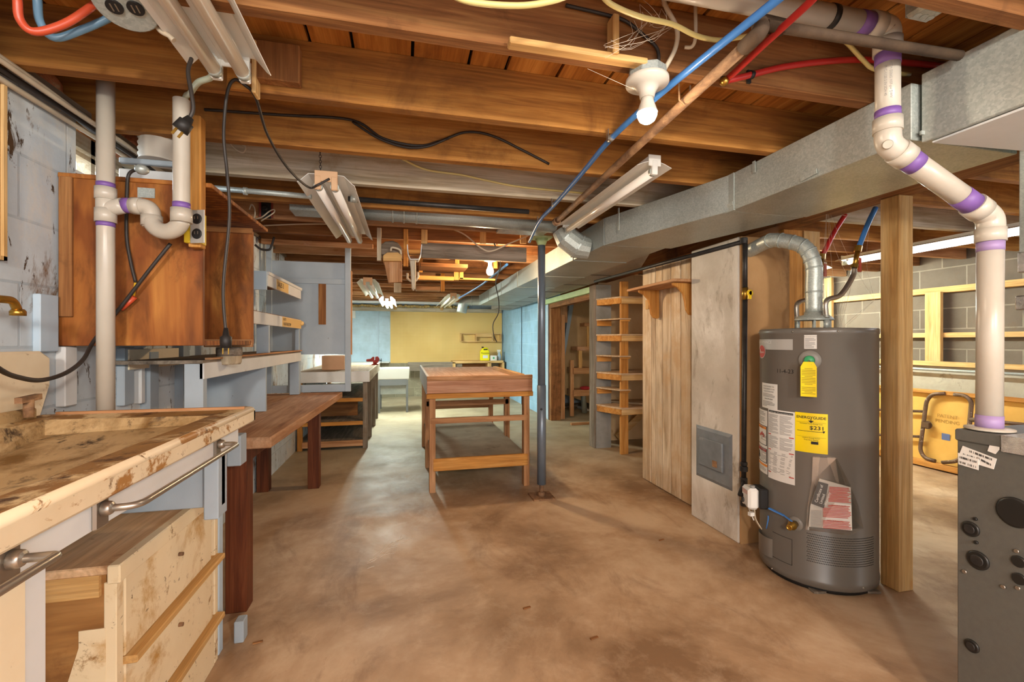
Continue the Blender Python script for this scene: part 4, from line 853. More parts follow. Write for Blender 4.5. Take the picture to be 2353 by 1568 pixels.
# ================================================================ PLYWOOD CABINET hung on the left wall
KY0, KY1, KX1 = 1.852, 2.42, at(466, 600, Y=1.852).x
kz0, kz1 = at(300, 795, Y=1.852).z, at(300, 418, Y=1.852).z
t = thing('plywood_cabinet', 'open-sided orange plywood wall cabinet behind the white pipe', 'cabinet', (-.95, 2.1, kz0))
b = MB(); b.box(XL+.005, KX1, KY0, KY0+.018, kz0, kz1); b.build('near_side', W['ply'], t, bevel=.002)
b = MB(); b.box(XL+.005, KX1, KY1-.018, KY1, kz0, kz1-.03); b.build('far_side', W['ply'], t, bevel=.002)
b = MB(); b.box(XL+.005, KX1+.03, KY0-.004, KY1+.12, kz1-.001, kz1+.015); b.build('top', W['ply'], t, bevel=.002)
b = MB(); b.box(XL+.005, KX1, KY0+.018, KY1-.018, kz0, kz0+.018); b.build('bottom', W['ply'], t)
b = MB(); b.box(KX1-.3, KX1, KY1-.03, KY1-.017, kz1-.045, kz1-.02); b.build('top_batten', W['brownX'], t)
b = MB(); b.box(KX1-.2, KX1+.002, KY1-.04, KY1-.016, kz0+.0, kz0+.025); b.box(KX1-.2, KX1+.003, KY1-.045, KY1-.016, kz0-.012, kz0+.008); b.build('bottom_batten', W['redX'], t, bevel=.002)
b = MB(); b.box(XL+.012, XL+.05, KY0-.012, KY0, kz0+.1, kz1-.0); b.build('wall_cleat', W['brownZ'], t, bevel=.002)
p = at(335, 445, Y=KY0-.002); b = MB(); b.box(p.x-.025, p.x+.028, KY0-.003, KY0-.0005, p.z-.015, p.z+.02); b.build('tin_patch', MT['galv2'], t)
p = at(445, 675, Y=KY0)
# orange upright at the cabinet corner carrying the outlet
ux0, ux1 = at(441, 500, Y=1.83).x, at(469, 500, Y=1.83).x
bx('wooden_upright', ux0, ux1, 1.80, 1.845, at(450, 568, Y=1.8).z, 2.0, W['orangeZ'], 'orange upright timber between the ceiling and the plywood cabinet corner', 'post')
p = at(459, 523, Y=1.79); t = thing('wall_outlet', 'steel duplex electrical outlet on a yellow box beside the plywood cabinet', 'outlet', p)
b = MB(); b.box(p.x-.05, p.x+.002, p.y-.0, p.y+.05, p.z-.055, p.z+.055); b.build('outlet_box', plain('yellow_box', 'c8a820', .5), t, bevel=.002)
fx_ = Vector((1, -.35, 0)).normalized(); nn = Vector((-fx_.y, fx_.x, 0))*-1
b = MB(); b.prism([p+fx_*x+Vector((0, 0, z))+nn*.012 for x, z in ((-.024, -.058), (.03, -.058), (.03, .058), (-.024, .058))], nn*.003); pl = b.build('cover_plate', MT['steelplate'], t, bevel=.001)
for dz in (-.026, .026):
    b = MB(); b.lathe([(.018, 0), (.018, .003), (.016, .004)], p+fx_*.003+nn*.015+Vector((0, 0, dz)), nn, 20); b.build('receptacle', MT['black'], pl)
    b = MB()
    for dx in (-.006, .006): b.prism([p+fx_*(.003+dx+x)+nn*.0195+Vector((0, 0, dz+z)) for x, z in ((-.0015, -.002), (.0015, -.002), (.0015, .008), (-.0015, .008))], nn*.0005)
    b.build('slot', MT['chrome'], pl)
# ================================================================ WASHER STANDPIPE WITH TRAP
PY = 1.755
def pp(u, v, Y=PY): return at(u, v, Y=Y)
t = thing('drain_standpipe', 'white plastic drain pipe with a trap and purple primer rings left of the plywood cabinet', 'pipe', (pp(240, 900).x, PY, SZ))
Rr = .0243
x0 = pp(243, 500).x; zt0, zh = 2.12, pp(250, 470).z
b = MB(); b.tube([(x0, PY, SZ-.03), (x0, PY, 2.15)], Rr, 24); b.build('stack_pipe', MT['pvc'], t)
b = MB()
ztop, zbot = pp(243, 432).z, pp(243, 512).z
b.cyl((x0, PY, ztop-.04), (x0, PY, ztop), Rr+.005, 24); b.cyl((x0, PY, zbot), (x0, PY, zbot+.045), Rr+.005, 24); b.cyl((x0, PY, zbot), (x0, PY, ztop), Rr+.002, 24)
xa = pp(285, 470).x; b.tube([(x0, PY, zbot+.03), (x0+.01, PY, zbot+.05), (x0+.03, PY, zh-.008), (xa, PY, zh)], Rr+.001, 20, fillet=.03); b.build('sanitary_tee', MT['pvc'], t)
x1, x2 = pp(349, 500).x, pp(417, 500, 1.70).x; Y2 = 1.70; zlo = pp(385, 535).z; zst = pp(421, 230, Y2).z
b = MB(); b.tube([(xa, PY, zh), (xa+.028, PY, zh)], Rr+.001, 20); b.build('primed_joint', MT['primer'], t)
b = MB(); b.tube([(xa+.026, PY, zh), (xa+.05, PY, zh)], Rr+.004, 20); b.tube([(xa+.02, PY, zh), (x1, PY, zh), (x1, PY, zh-.07)], Rr+.002, 20, fillet=.05, fseg=8); b.tube([(x1, PY, zh-.03), (x1, PY, zh-.065)], Rr+.0065, 20)
ra_ = (x2-x1)/2; b.tube([(x1, PY, zh-.05)]+[((x1+x2)/2-ra_*cos(a_*pi/14), PY+(Y2-PY)*a_/14, zlo+ra_*.95-ra_*sin(a_*pi/14)) for a_ in range(15)]+[(x2, Y2, zh-.05)], Rr+.002, 20); b.tube([(x2, Y2, zh-.06), (x2, Y2, zh-.015)], Rr+.0065, 20); b.build('trap', MT['pvc'], t)
b = MB(); b.tube([(x2, Y2, zh-.03), (x2, Y2, zst)], Rr, 24, caps=False); b.build('standpipe', MT['pvc'], t)
for (x, y, z, h) in ((x0, PY, ztop, .016), (x0, PY, zbot-.014, .014), (x2, Y2, zh-.015, .02)):
    b = MB(); b.tube([(x, y, z), (x, y, z+h)], Rr+.001, 24); b.build('primer_ring', MT['primer'], t)
b = MB(); b.lathe([(Rr-.004, -.01), (Rr-.004, 0)], (x2, Y2, zst-.002), 'Z', 20); b.build('pipe_mouth', MT['dark'], t)
# pale hose from the fixture into the standpipe
b = MB(); b.spline([at(492, 158, Y=1.4), at(484, 178, Y=1.45), at(455, 190, Y=1.5), at(437, 215, Y=1.62), (x2+.01, Y2, zst), (x2, Y2, zst-.15)], .0085, 10, 6)
tag(b.build('drain_hose', plain('pale_green_hose', 'b4c0ac', .3)), 'short pale translucent hose bending into the top of the open white standpipe', 'hose')
# black cords in front of the plywood
def cord(nm, pts, r, m, lab, cat='cord', group=None):
    b = MB(); b.spline(pts, r, 8, 7); return tag(b.build(nm, m), lab, cat, group)
cord('sagging_cord', [at(392, 560, Y=1.80), at(350, 612, Y=1.80), at(290, 690, Y=1.81), at(258, 730, Y=1.81), at(215, 785, Y=1.79), at(190, 828, Y=1.70), at(150, 858, Y=1.6), at(95, 874, Y=1.5), at(45, 868, Y=1.4), at(0, 850, Y=1.3), at(-60, 800, Y=1.2)], .0062, MT['cordb'], 'thick dark cord sagging from the outlet across the cream backsplash')
t = thing('stub_cable', 'dark cable running down the plywood cabinet to a taped red and yellow splice', 'cable', at(300, 640, Y=1.84))
b = MB(); b.spline([at(330, 388, Y=1.83), at(298, 398, Y=1.84), at(292, 440, Y=1.84), at(291, 540, Y=1.84), at(300, 600, Y=1.84), at(312, 650, Y=1.84)], .0055, 8, 6); b.build('cable', MT['cordb'], t)
b = MB(); b.bar(at(312, 650, Y=1.838), at(306, 685, Y=1.838), .006, .006); b.build('yellow_wire', plain('yellow_wire', 'c9a018'), t)
b = MB(); b.tube([at(308, 682, Y=1.825), at(280, 712, Y=1.825)], [.011, .006], 8); b.build('red_connector', MT['redorange'], t)
b = MB(); b.sphere(at(326, 390, Y=1.83), .022, .8, 10); b.build('clamp', MT['galv'], t)
# wooden-framed board at far left edge, white block on the wall
p, q = at(17, 190, X=XL+.02), at(17, 600, X=XL+.02)
t = thing('wall_board', 'brown board in a thin pale frame on the left wall at the picture edge', 'board', (XL+.01, p.y-.25, q.z))
b = MB(); b.box(XL, XL+.012, p.y-.5, p.y-.012, q.z+.012, p.z-.01); b.build('board', W['brownZ'], t)
b = MB(); b.box(XL, XL+.02, p.y-.012, p.y, q.z, p.z); b.box(XL, XL+.02, p.y-.5, p.y, q.z, q.z+.012); b.build('frame', W['stud'+'Z'], t)
p, q = at(108, 675, X=XL+.04), at(150, 808, X=XL+.04)
bx('nailer_block', XL, XL+.022, p.y, q.y-.0, q.z, p.z, MT['paleblue'], 'short pale painted block nailed to the wall at the left foot of the plywood cabinet', 'block')
# insulation and clutter on top of the wall
b = MB(); rn = random.Random(5)
for i in range(16):
    y = 1.5+i*.13; b.sphere((XL-.08+rn.uniform(-.03, .03), y, 2.1+rn.uniform(-.02, .03)), rn.uniform(.05, .085), rn.uniform(.7, 1), 10)
tag(b.build('insulation', MT['fibre']), 'pinkish orange fibrous insulation stuffed on top of the left wall', 'insulation', kind='stuff')
for i, (m, dz, dx, r_) in enumerate(((MT['nm'], 1.962, .028, .009), (MT['cordb'], 1.972, .05, .008), (MT['nm'], 1.976, .075, .008), (MT['cordb'], 1.985, .018, .007), (MT['nm'], 1.988, .055, .008))):
    y0 = .9; pts = [(XL+dx+.012*sin(k*1.7+i), y0+k*.3, dz+.006*sin(k*2.3+i*2)) for k in range(7)]
    b = MB(); b.spline(pts, r_, 8, 5)
    tag(b.build('wall_cable', m), ('dusty white' if m is MT['nm'] else 'dark') + ' cable in the bundle atop the left wall, ' + ('lowest one', 'middle one', 'one nearest the room', 'one against the wall', 'one')[i] + (', lying highest' if i == 4 else ''), 'cable', 'cable bundle')
# boards across the window bay and coiled vent hose
yb = 1.98; p, q = at(272, 360, Y=yb), at(404, 383, Y=yb)
bx('bay_board', p.x, q.x, yb, yb+.02, q.z, p.z, MT['bluegrey'], 'grey board crossing the window bay above the plywood cabinet', 'board')
p, q = at(272, 386, Y=yb+.03), at(404, 416, Y=yb+.03)
bx('bay_board', p.x, q.x, yb+.03, yb+.05, kz1+.017, p.z, MT['white'], 'white board under the grey one above the plywood cabinet', 'board')
c_ = at(365, 348, Y=2.08); t = thing('vent_hose', 'ribbed white vent hose end resting above the plywood cabinet', 'hose', c_)
b = MB(); pr = []
for i in range(9): pr += [(.062 if i % 2 else .068, i*.011)]
b.lathe(pr, c_+Vector((0, 0, -.045)), 'Z', 24); b.build('ribbed_hose', paint('white_vinyl', 'd0c8ba', rough=.5), t)
b = MB(); b.sphere(c_+Vector((0, 0, .042)), .064, .55, 20); b.build('hose_top', paint('white_vinyl_top', 'd0c8ba', rough=.5), t)
# rolled tin pot on the peg below the cabinet
c_ = at(527, 818, Y=2.36); t = thing('wooden_cup', 'small round worn wooden cup hanging under the plywood cabinet', 'cup', c_+Vector((0, 0, -.05)))
b = MB(); b.lathe([(.045, -.04), (.05, -.03), (.052, .035), (.048, .04)], c_, 'Z', 20); b.build('cup', W['washZ'], t)
b = MB(); b.lathe([(.053, .0), (.054, .025), (.053, .04)], c_, 'Z', 20); b.build('rim_band', W['greyX'], t)
# ================================================================ LONG WORK TABLE on the left
tz = .77; n_, f_ = at(620, 1007, Z=tz), at(787, 901, Z=tz); ty0, ty1 = 2.2, f_.y
t = thing('work_table', 'long brown work table along the left wall with dark square legs', 'table', (-.85, 3.1, 0))
b = MB(); b.hexa([(XL+.01, ty0, tz-.05), (n_.x, ty0, tz-.05), (f_.x, ty1, tz-.05), (XL+.01, ty1, tz-.05), (XL+.01, ty0, tz), (n_.x, ty0, tz), (f_.x, ty1, tz), (XL+.01, ty1, tz)])
b.build('tabletop', wood('dusty_tan_top', '8f6242', 'b58a66', 'caa684', 'Y', 7, .75, (3, .5, .68, 'a0714c')), t, bevel=.005)
DK = wood('dark_red_leg_wood', '4a2413', '6e3a1f', '87502f', 'Z', 12, .6)
for (x, y) in ((-.725, ty0+.045), (-.725, ty1-.06), (-1.1, ty1-.06)):
    b = MB(); b.box(x-.043, x+.043, y-.043, y+.043, 0, tz-.05); b.build('leg', DK, t, bevel=.003)
b = MB(); b.box(-.76, -.72, ty0+.09, ty1-.1, tz-.14, tz-.05); b.build('apron', DK, t)
b = MB(); b.box(XL+.012, XL+.05, ty0+.05, ty1-.1, tz-.12, tz-.05); b.build('wall_ledger', W['brownY'], t)
# white lining board on the wall foot below the table
# ================================================================ GREY-BLUE SHELVING on the left wall
t = thing('wall_shelving', 'grey-blue painted shelving with hand-lettered labels above the left work table', 'shelving', (-1.0, 3.2, tz))
SXF, sy1 = -.825, 3.93
zA = at(699, 664, Y=sy1).z; zB = at(692, 735, Y=sy1).z; zC = at(688, 807, Y=sy1).z
y1A = 3.03
b = MB(); b.box(XL+.005, SXF, y1A, sy1, zA-.015, zA); b.build('shelf', W['brownY'], t)
b = MB(); b.box(SXF-.012, SXF+.004, y1A, sy1, zA-.085, zA-.012); b.box(SXF-.012, SXF+.012, y1A, sy1+.004, zA-.016, zA+.004); f1 = b.build('shelf_lip', MT['white'], t, bevel=.002)
b = MB(); b.box(-1.02, SXF, y1A-.018, y1A-.001, zA-.11, zA+.004); b.box(-.99, -.90, y1A-.016, y1A, zB-.0, zA-.03); b.build('end_bracket', MT['paleblue'], t)
b = MB(); b.box(XL+.005, SXF, 2.5, sy1, zB-.015, zB); b.build('shelf', W['brownY'], t)
b = MB(); b.box(SXF-.012, SXF+.004, 2.5, sy1, zB-.075, zB-.003); f2 = b.build('shelf_lip', MT['white'], t, bevel=.002)
b = MB(); b.box(XL+.005, SXF, 2.13, sy1, zC-.015, zC); b.build('shelf', W['greyY'], t)
b = MB(); b.box(SXF-.014, SXF+.004, 2.13, sy1, zC-.08, zC-.012); b.build('shelf_lip', MT['white'], t, bevel=.002)
def xlab(q, s_, size, y, z): q.text(s_, size, lambda x, yy: Vector((SXF+.0068, y+x, z+yy)), 'LEFT')
LB = plain('tan_paper_label', 'd2b070', .6)
b = MB(); b.box(SXF+.004, SXF+.0058, 3.22, 3.52, zA-.083, zA-.018); o = b.build('paper_label', LB, f1)
q = MB(); xlab(q, 'SALES 2', .046, 3.235, zA-.062); q.build('label_lettering', MT['ink'], o, fix=False)
b = MB(); b.box(SXF+.004, SXF+.0058, 3.36, sy1, zB-.073, zB-.006); b.sphere((SXF+.01, sy1-.01, zB-.03), .02, 1, 8); o = b.build('paper_label', LB, f2)
q = MB(); xlab(q, 'AUTO', .026, 3.38, zB-.03); xlab(q, 'WEATHERSTRIP', .03, 3.38, zB-.064); q.build('label_lettering', MT['ink'], o, fix=False)
for (y, z0_, z1_, w_) in ((3.06, zC, zB-.07, .035), (sy1-.05, tz+.002, zC-.012, .05), (sy1-.05, zC, zB-.05, .03), (2.13, tz+.002, zC-.012, .04)):
    b = MB(); b.box(SXF-.07 if w_ > .03 else SXF-.03, SXF, y, y+w_, z0_, z1_); b.build('upright', MT['bluegrey'], t, bevel=.002)
b = MB(); b.box(XL+.005, SXF, 3.0, 3.02, tz+.002, zC-.02); b.build('divider', MT['bluegrey'], t)
for y in (2.35, 2.66, 3.45):
    b = MB(); b.box(XL+.0, XL+.04, y, y+.07, tz+.002, 1.62 if y > 2.6 else 1.15); b.build('wall_upright', MT['bluegrey'], t)
b = MB(); b.box(XL+.0, XL+.036, 2.2, 2.62, zC-.04, zC+.045); b.build('cream_board', MT['cream'], t)
b = MB(); b.box(XL+.0, XL+.02, 3.5, 3.85, tz+.002, zC-.03); b.build('white_board', MT['white'], t)
b = MB(); p = at(690, 808, Y=sy1); b.box(SXF-.02, SXF+.012, 2.2, sy1+.003, zC, zC+.008); b.build('worn_edge', W['redY'], t)
for (u0, u1, v0, v1, m, lab) in ((150, 178, 797, 930, MT['white'], 'white painted upright board on the left wall beside the cream backsplash'), (286, 309, 800, 928, MT['bluegrey'], 'grey upright board on the left wall right of the white drain pipe'), (325, 334, 808, 926, MT['white'], 'thin white upright strip on the left wall under the plywood cabinet')):
    p, q = at(u0, v0, X=XL+.03), at(u1, v1, X=XL+.03)
    bx('wall_board', XL, XL+.03, p.y, q.y, max(q.z, .0), p.z, m, lab, 'board')
# ================================================================ END PANEL with post, past the table
ey = ty1+.03
X = lambda u, v=784: at(u, v, Y=ey).x
Zp = lambda v, u=715: at(u, v, Y=ey).z
t = thing('partition_panel', 'tall grey-blue painted plywood end panel at the far end of the work table', 'panel', (X(715), ey, tz))
b = MB(); b.box(X(622), X(795), ey+.004, ey+.016, Zp(815), Zp(602)); b.build('panel', MT['bluegrey'], t)
b = MB(); b.box(X(612), X(625), ey-.01, ey+.03, tz, 2.02); b.build('post', MT['bluegrey'], t, bevel=.002)
b = MB(); b.box(X(793), X(806), ey-.012, ey+.03, tz, 2.08); b.build('post', MT['bluegrey'], t, bevel=.002)
b = MB(); b.box(X(806), X(808.5), ey-.01, ey+.03, Zp(816), Zp(620)); b.build('edge_strip', W['redZ'], t)
b = MB(); b.box(X(625), X(793), ey-.008, ey+.02, tz, Zp(885)); b.build('bottom_rail', MT['bluegrey'], t, bevel=.002)
b = MB(); b.box(X(662), X(690), ey-.006, ey+.02, Zp(885), Zp(815)); b.build('lower_stile', MT['bluegrey'], t)
b = MB(); b.box(X(622), X(793), ey-.008, ey+.005, Zp(652), Zp(640)); b.build('batten', MT['bluegrey'], t, bevel=.002)
b = MB(); b.box(X(732), X(749), ey-.004, ey+.006, Zp(746), Zp(652)); b.build('bare_strip', W['brownZ'], t)
# ================================================================ BACK WORKBENCH with vise
bz = .86; c0, c1 = at(846, 853, Z=bz), at(869, 836, Z=bz)
by0, by1, bx1 = 5.22, 7.3, -.385
t = thing('workbench', 'heavy old workbench with shelves below behind the grey-blue end panel', 'workbench', (-.77, 6.2, 0))
b = MB(); b.box(XL+.01, bx1-.02, by0+.02, by1, bz-.05, bz); b.build('top', wood('bench_top_boards', '7d6a52', 'a38a6c', 'b8a184', 'Y', 9, .85), t, bevel=.003)
b = MB(); b.box(XL+.01, bx1, by0, by0+.022, bz-.115, bz+.002); b.build('front_board', MT['white'], t, bevel=.003)
b = MB(); b.box(bx1-.022, bx1, by0+.022, by1, bz-.115, bz+.002); b.build('side_board', W['washY'], t, bevel=.003)
for y in (by0+.03, 5.85, 6.6, 7.2):
    b = MB(); b.box(bx1-.075, bx1-.025, y, y+.07, 0, bz-.05); b.build('leg', W['greyZ'], t, bevel=.003)
for y in (by0+.04, 7.2):
    b = MB(); b.box(XL+.02, XL+.07, y, y+.05, 0, bz-.05); b.build('leg', W['orangeZ'], t, bevel=.003)
for z, m, th in ((.09, 'redX', .1), (.30, 'orangeX', .02), (.56, 'orangeX', .025)):
    b = MB(); b.box(XL+.02, bx1-.075, by0+.06, by1, z-.012, z); o = b.build('shelf', W['greyY'], t)
    b = MB(); b.box(XL+.07, bx1-.06, by0+.035, by0+.06, z-.06 if z < .2 else z-.035, z+.005); b.build('shelf_lip', W[m], o, bevel=.002)
b = MB(); b.box(XL+.02, XL+.6, by0+.5, by0+.52, .3, .56); b.build('dark_back', W['brownX'], t)
# vise
vp = at(860, 839, Z=bz); vx, vy = vp.x, vp.y
t = thing('bench_vise', 'small red bench vise clamped at the corner of the far workbench', 'vise', (vx, vy, bz))
b = MB(); b.lathe([(.09, 0), (.09, .02), (.05, .03), (.045, .06)], (vx+.02, vy, bz), 'Z', 16); b.box(vx-.03, vx+.09, vy-.06, vy+.06, bz+.05, bz+.11); b.build('base', MT['visered'], t, bevel=.006)
b = MB(); b.prism([(vx+.02, vy-.05, bz+.09), (vx+.12, vy-.05, bz+.09), (vx+.13, vy-.05, bz+.16), (vx+.09, vy-.05, bz+.22), (vx+.03, vy-.05, bz+.21)], (0, .1, 0)); b.build('fixed_jaw', MT['visered'], t, bevel=.006)
b = MB(); b.prism([(vx-.19, vy-.045, bz+.09), (vx-.0, vy-.045, bz+.09), (vx+.0, vy-.045, bz+.21), (vx-.04, vy-.045, bz+.21), (vx-.09, vy-.045, bz+.16), (vx-.19, vy-.045, bz+.15)], (0, .09, 0)); b.build('sliding_jaw', MT['visered'], t, bevel=.006)
b = MB(); b.cyl((vx-.2, vy, bz+.12), (vx+.19, vy, bz+.12), .012, 10); b.cyl((vx+.17, vy-.02, bz-.06), (vx+.17, vy-.02, bz+.17), .007, 8); b.build('handle_screw', MT['iron'], t); t.scale = (.55, .55, .55)
p, q = at(722, 845, Z=bz), at(776, 818, Y=5.6)
bx('box', -.95, -.70, 5.62, 5.95, bz, bz+.165, MT['pinkboard'], 'pale pinkish box standing on the far workbench behind the end panel', 'box')
# ================================================================ UTILITY SINK in the far room
t = thing('utility_sink', 'white plastic laundry tub on grey legs beyond the workbench', 'sink', (-.2, 8.0, 0))
ux0, ux1, uy0, uy1 = at(866, 850, Y=7.72).x, at(941, 850, Y=7.72).x, 7.72, 8.3
uz = at(905, 848, Y=uy0).z; ub = at(905, 871, Y=uy0).z
b = MB(); o1, o2 = loop(ux0, ux1, uy0, uy1, uz), loop(ux0+.05, ux1-.05, uy0+.05, uy1-.05, uz); o3 = loop(ux0+.09, ux1-.09, uy0+.1, uy1-.1, uz-.3); o4 = loop(ux0+.012, ux1-.012, uy0+.01, uy1, ub); o5 = loop(ux0+.06, ux1-.06, uy0+.08, uy1-.08, uz-.32)
b._add(o1+o2+o3+o4+o5, [(k, (k+1) % 4, 4+(k+1) % 4, 4+k) for k in range(4)]+[(4+k, 4+(k+1) % 4, 8+(k+1) % 4, 8+k) for k in range(4)]+[(8, 9, 10, 11)]+[(k, (k+1) % 4, 12+(k+1) % 4, 12+k) for k in range(4)]+[(12+k, 12+(k+1) % 4, 16+(k+1) % 4, 16+k) for k in range(4)]+[(16, 17, 18, 19)])
b.build('tub', paint('white_tub_plastic', 'cdcdc5', rough=.35, bump=0), t)
GP = plain('grey_steel_leg', '74787a', .5, .2)
for x in (ux0+.03, ux1-.04):
    for y in (uy0+.02, uy1-.05):
        b = MB(); b.box(x-.018, x+.018, y, y+.03, 0, ub+.01); b.build('leg', GP, t)
b = MB(); b.box(ux0+.03, ux1-.04, uy0+.015, uy0+.03, ub-.11, ub-.0); b.build('front_apron', GP, t)
b = MB(); b.box(ux0+.05, ux1-.06, uy0+.04, uy0+.06, ub-.26, ub-.09); o = b.build('splash_panel', paint('peeling_grey_paint', '8f948e', 'a7aaa2', 5, .7), t)
b = MB(); b.prism([at(u, v, Y=uy0+.038) for u, v in ((903, 882), (932, 868), (929, 880), (918, 886))], (0, .001, 0)); b.build('peeling_flake', MT['label'], o)
# ================================================================ CENTRE TABLE (open frame bench)
CTX0, CTX1, cy0_, cy1_, cz = .165, 1.02, 3.55, 5.3, .893
t = thing('center_table', 'reddish wooden workbench with six open legs and a low shelf in the room middle', 'table', (.6, 4.4, 0))
b = MB(); b.box(CTX0+.01, CTX1-.01, cy0_+.02, cy1_, cz-.03, cz); b.build('tabletop', wood('pinkish_top', 'bf9a80', 'd2b096', 'dfc4ae', 'Y', 13, .65), t)
b = MB(); b.box(CTX0, CTX1, cy0_-.004, cy0_+.022, cz-.005, cz+.03); b.build('front_lip', W['redX'], t, bevel=.003)
b = MB(); b.box(CTX0, CTX1, cy0_, cy0_+.022, cz-.105, cz-.006); b.build('front_apron', wood('cherry_board', 'a56f4c', 'c49170', 'd4a988', 'X', 13, .6), t, bevel=.003)
b = MB(); b.box(CTX0-.004, CTX1+.004, cy0_-.006, cy0_+.03, cz-.145, cz-.107); b.build('lower_rail', W['orangeX'], t, bevel=.003)
b = MB(); b.box(CTX0, CTX0+.02, cy0_+.02, cy1_, cz-.13, cz+.03); b.build('side_board', MT['white'], t, bevel=.003)
b = MB(); b.box(CTX1-.02, CTX1, cy0_+.02, cy1_, cz-.13, cz-.02); b.build('side_board', W['redY'], t, bevel=.003)
b = MB(); b.box(CTX1-.10, CTX1-.06, cy0_+.03, 4.75, cz, cz+.035); b.build('top_batten', W['paleY'], t, bevel=.003)
for y in (3.58, 4.30, 5.16):
    for x in (CTX0+.02, CTX1-.065):
        b = MB(); b.box(x, x+.048, y, y+.07, 0, cz-.1); b.build('leg', W['redZ'], t, bevel=.003)
zs = .265
b = MB(); b.box(CTX0+.045, CTX1-.045, cy0_+.05, 5.2, zs-.012, zs); o = b.build('lower_shelf', paint('dusty_shelf', 'a89880', '8f806a', 4, .9, ((5, .55, .7, '7b6a54'),), .1), t)
b = MB(); b.box(CTX0+.05, CTX1-.03, cy0_+.028, cy0_+.052, zs-.095, zs+.004); b.build('shelf_rail', W['orangeX'], t, bevel=.003)
b = MB(); b.box(CTX0+.03, CTX1-.03, cy0_+.028, cy0_+.05, .545, .59); b.build('cross_rail', W['redX'], t, bevel=.002)
b = MB(); b.box(CTX0+.03, CTX1-.03, 4.30, 4.32, .58, .63); b.build('cross_rail', W['redX'], t, bevel=.002)
b = MB(); b.box(CTX0+.03, CTX1-.03, 5.19, 5.21, .42, .46); b.build('cross_rail', W['redX'], t, bevel=.002)
# ================================================================ CORNER SHELVES
t = thing('timber_column', 'old square column with a grey painted face beside the corner shelves', 'column', (2.15, 4.72, 0))
b = MB(); b.box(2.055, 2.255, 4.66, 4.8, 0, 1.83); b.build('core', W['greyZ'], t, bevel=.004)
b = MB(); b.box(2.075, 2.255, 4.65, 4.66, 0, 1.83); b.build('painted_face', paint('dark_grey_face', '8d8c88', '74746f', 4, .8, ((5, .58, .7, '918d84', (1, 1, .5)), (9, .62, .7, '4c4034', (1, 1, .3))), .2), t)
cs = thing('corner_shelf', 'tall L-shaped corner shelf of bare pine between the grey column and the plank panel', 'shelf', (2.4, 4.5, 0))
def zz(v): return at(1368, v, Y=4.62).z
b = MB(); b.box(2.215, 2.30, 4.33, 4.37, 0, 1.83); b.build('post', W['orangeZ'], cs, bevel=.003)
b = MB(); b.box(2.31, 2.36, 4.88, 4.97, 0, 1.83); b.build('rear_post', W['studZ'], cs, bevel=.003)
for v, big in ((690, 1), (737, 0), (772, 1), (819, 0), (858, 1), (893, 0), (933, 1)):
    z = zz(v); b = MB()
    if big: b.prism([(2.07, 4.645, z), (2.20, 4.30, z), (2.89, 4.30, z), (2.89, 4.95, z), (2.27, 4.95, z), (2.262, 4.645, z)], (0, 0, .016))
    else: b.prism([(2.07, 4.645, z), (2.19, 4.31, z), (2.32, 4.31, z), (2.32, 4.6, z), (2.262, 4.645, z)], (0, 0, .014))
    o = b.build('shelf', W['panelX'], cs, bevel=.002)
    b = MB(); h = .06 if big else .035
    if big: b.box(2.21, 2.89, 4.305, 4.325, z-h, z); b.build('shelf_rail', W['studX'], o, bevel=.002); b = MB(); b.bar((2.08, 4.625, z-h/2), (2.21, 4.315, z-h/2), .02, h)
    else: b.box(2.20, 2.31, 4.315, 4.33, z-.02, z)
    b.build('shelf_rail', W['orangeX'], o, bevel=.002); b = MB(); b.box(2.08, 2.25, 4.625, 4.648, z-.06, z); b.build('shelf_cleat', W['orangeX'], o, bevel=.002)
for i, (x0, x1) in enumerate(((2.2, 2.29),)):
    pass
b = MB(); b.bar((2.45, 4.9, .05), (2.87, 4.9, .4), .04, .08); b.build('leaning_brace', W['studX'], cs)
# ================================================================ CLOSET OPENING under the stairs
p = at(1257, 700, Y=6.45)
bx('door_post', 2.135, 2.29, 6.42, 6.56, 0, 1.80, W['brownZ'], 'dark brown rough doorway post right of the steel post', 'post')
bx('door_jamb', 2.32, 2.385, 6.5, 6.56, 0, 1.6, W['redZ'], 'reddish narrow jamb board beside the dark brown doorway post', 'jamb')
bx('corner_strip', 2.115, 2.13, 6.52, 6.60, 0, 1.80, MT['paleblue'], 'thin pale blue strip on the corner of the bright blue wall', 'trim')
bx('header_beam', 2.06, 2.11, 4.78, 6.62, 1.755, 1.825, MT['green_p'], 'pale green painted header board over the stair closet opening', 'board')
bx('header_backing', 2.11, 2.2, 4.81, 6.41, 1.69, 1.76, W['brownY'], 'brown timber under the pale green header', 'beam')
bx('door_sill', 2.3, 3.0, 6.0, 6.06, 0, .03, W['redX'], 'low reddish threshold board across the closet floor', 'threshold')
yy_ = 7.4
b = MB(); b.prism([at(u, v, Y=yy_) for u, v in ((1324, 668), (1375, 655), (1375, 935), (1292, 905), (1290, 862))], (0, .03, 0)); tag(b.build('slanted_sheet', MT['tanboard']), 'tan slanted panel under the stairs inside the closet', 'panel')
b = MB(); b.prism([at(u, v, Y=yy_-.02) for u, v in ((1313, 670), (1324, 668), (1291, 862), (1287, 860))], (0, .02, 0)); tag(b.build('slanting_board', MT['paleblue']), 'pale blue slanting edge board of the stair panel', 'board')
p, q = at(1281, 705, Y=6.7), at(1300, 742, Y=6.7)
bx('hanging_block', p.x+.03, q.x+.03, 6.7, 6.84, q.z, p.z+.02, W['redZ'], 'short brown block fixed high beside the closet jamb', 'block')
t = thing('step_stand', 'rickety wooden step stand with stacked boards inside the closet', 'stand', (2.75, 6.6, 0))
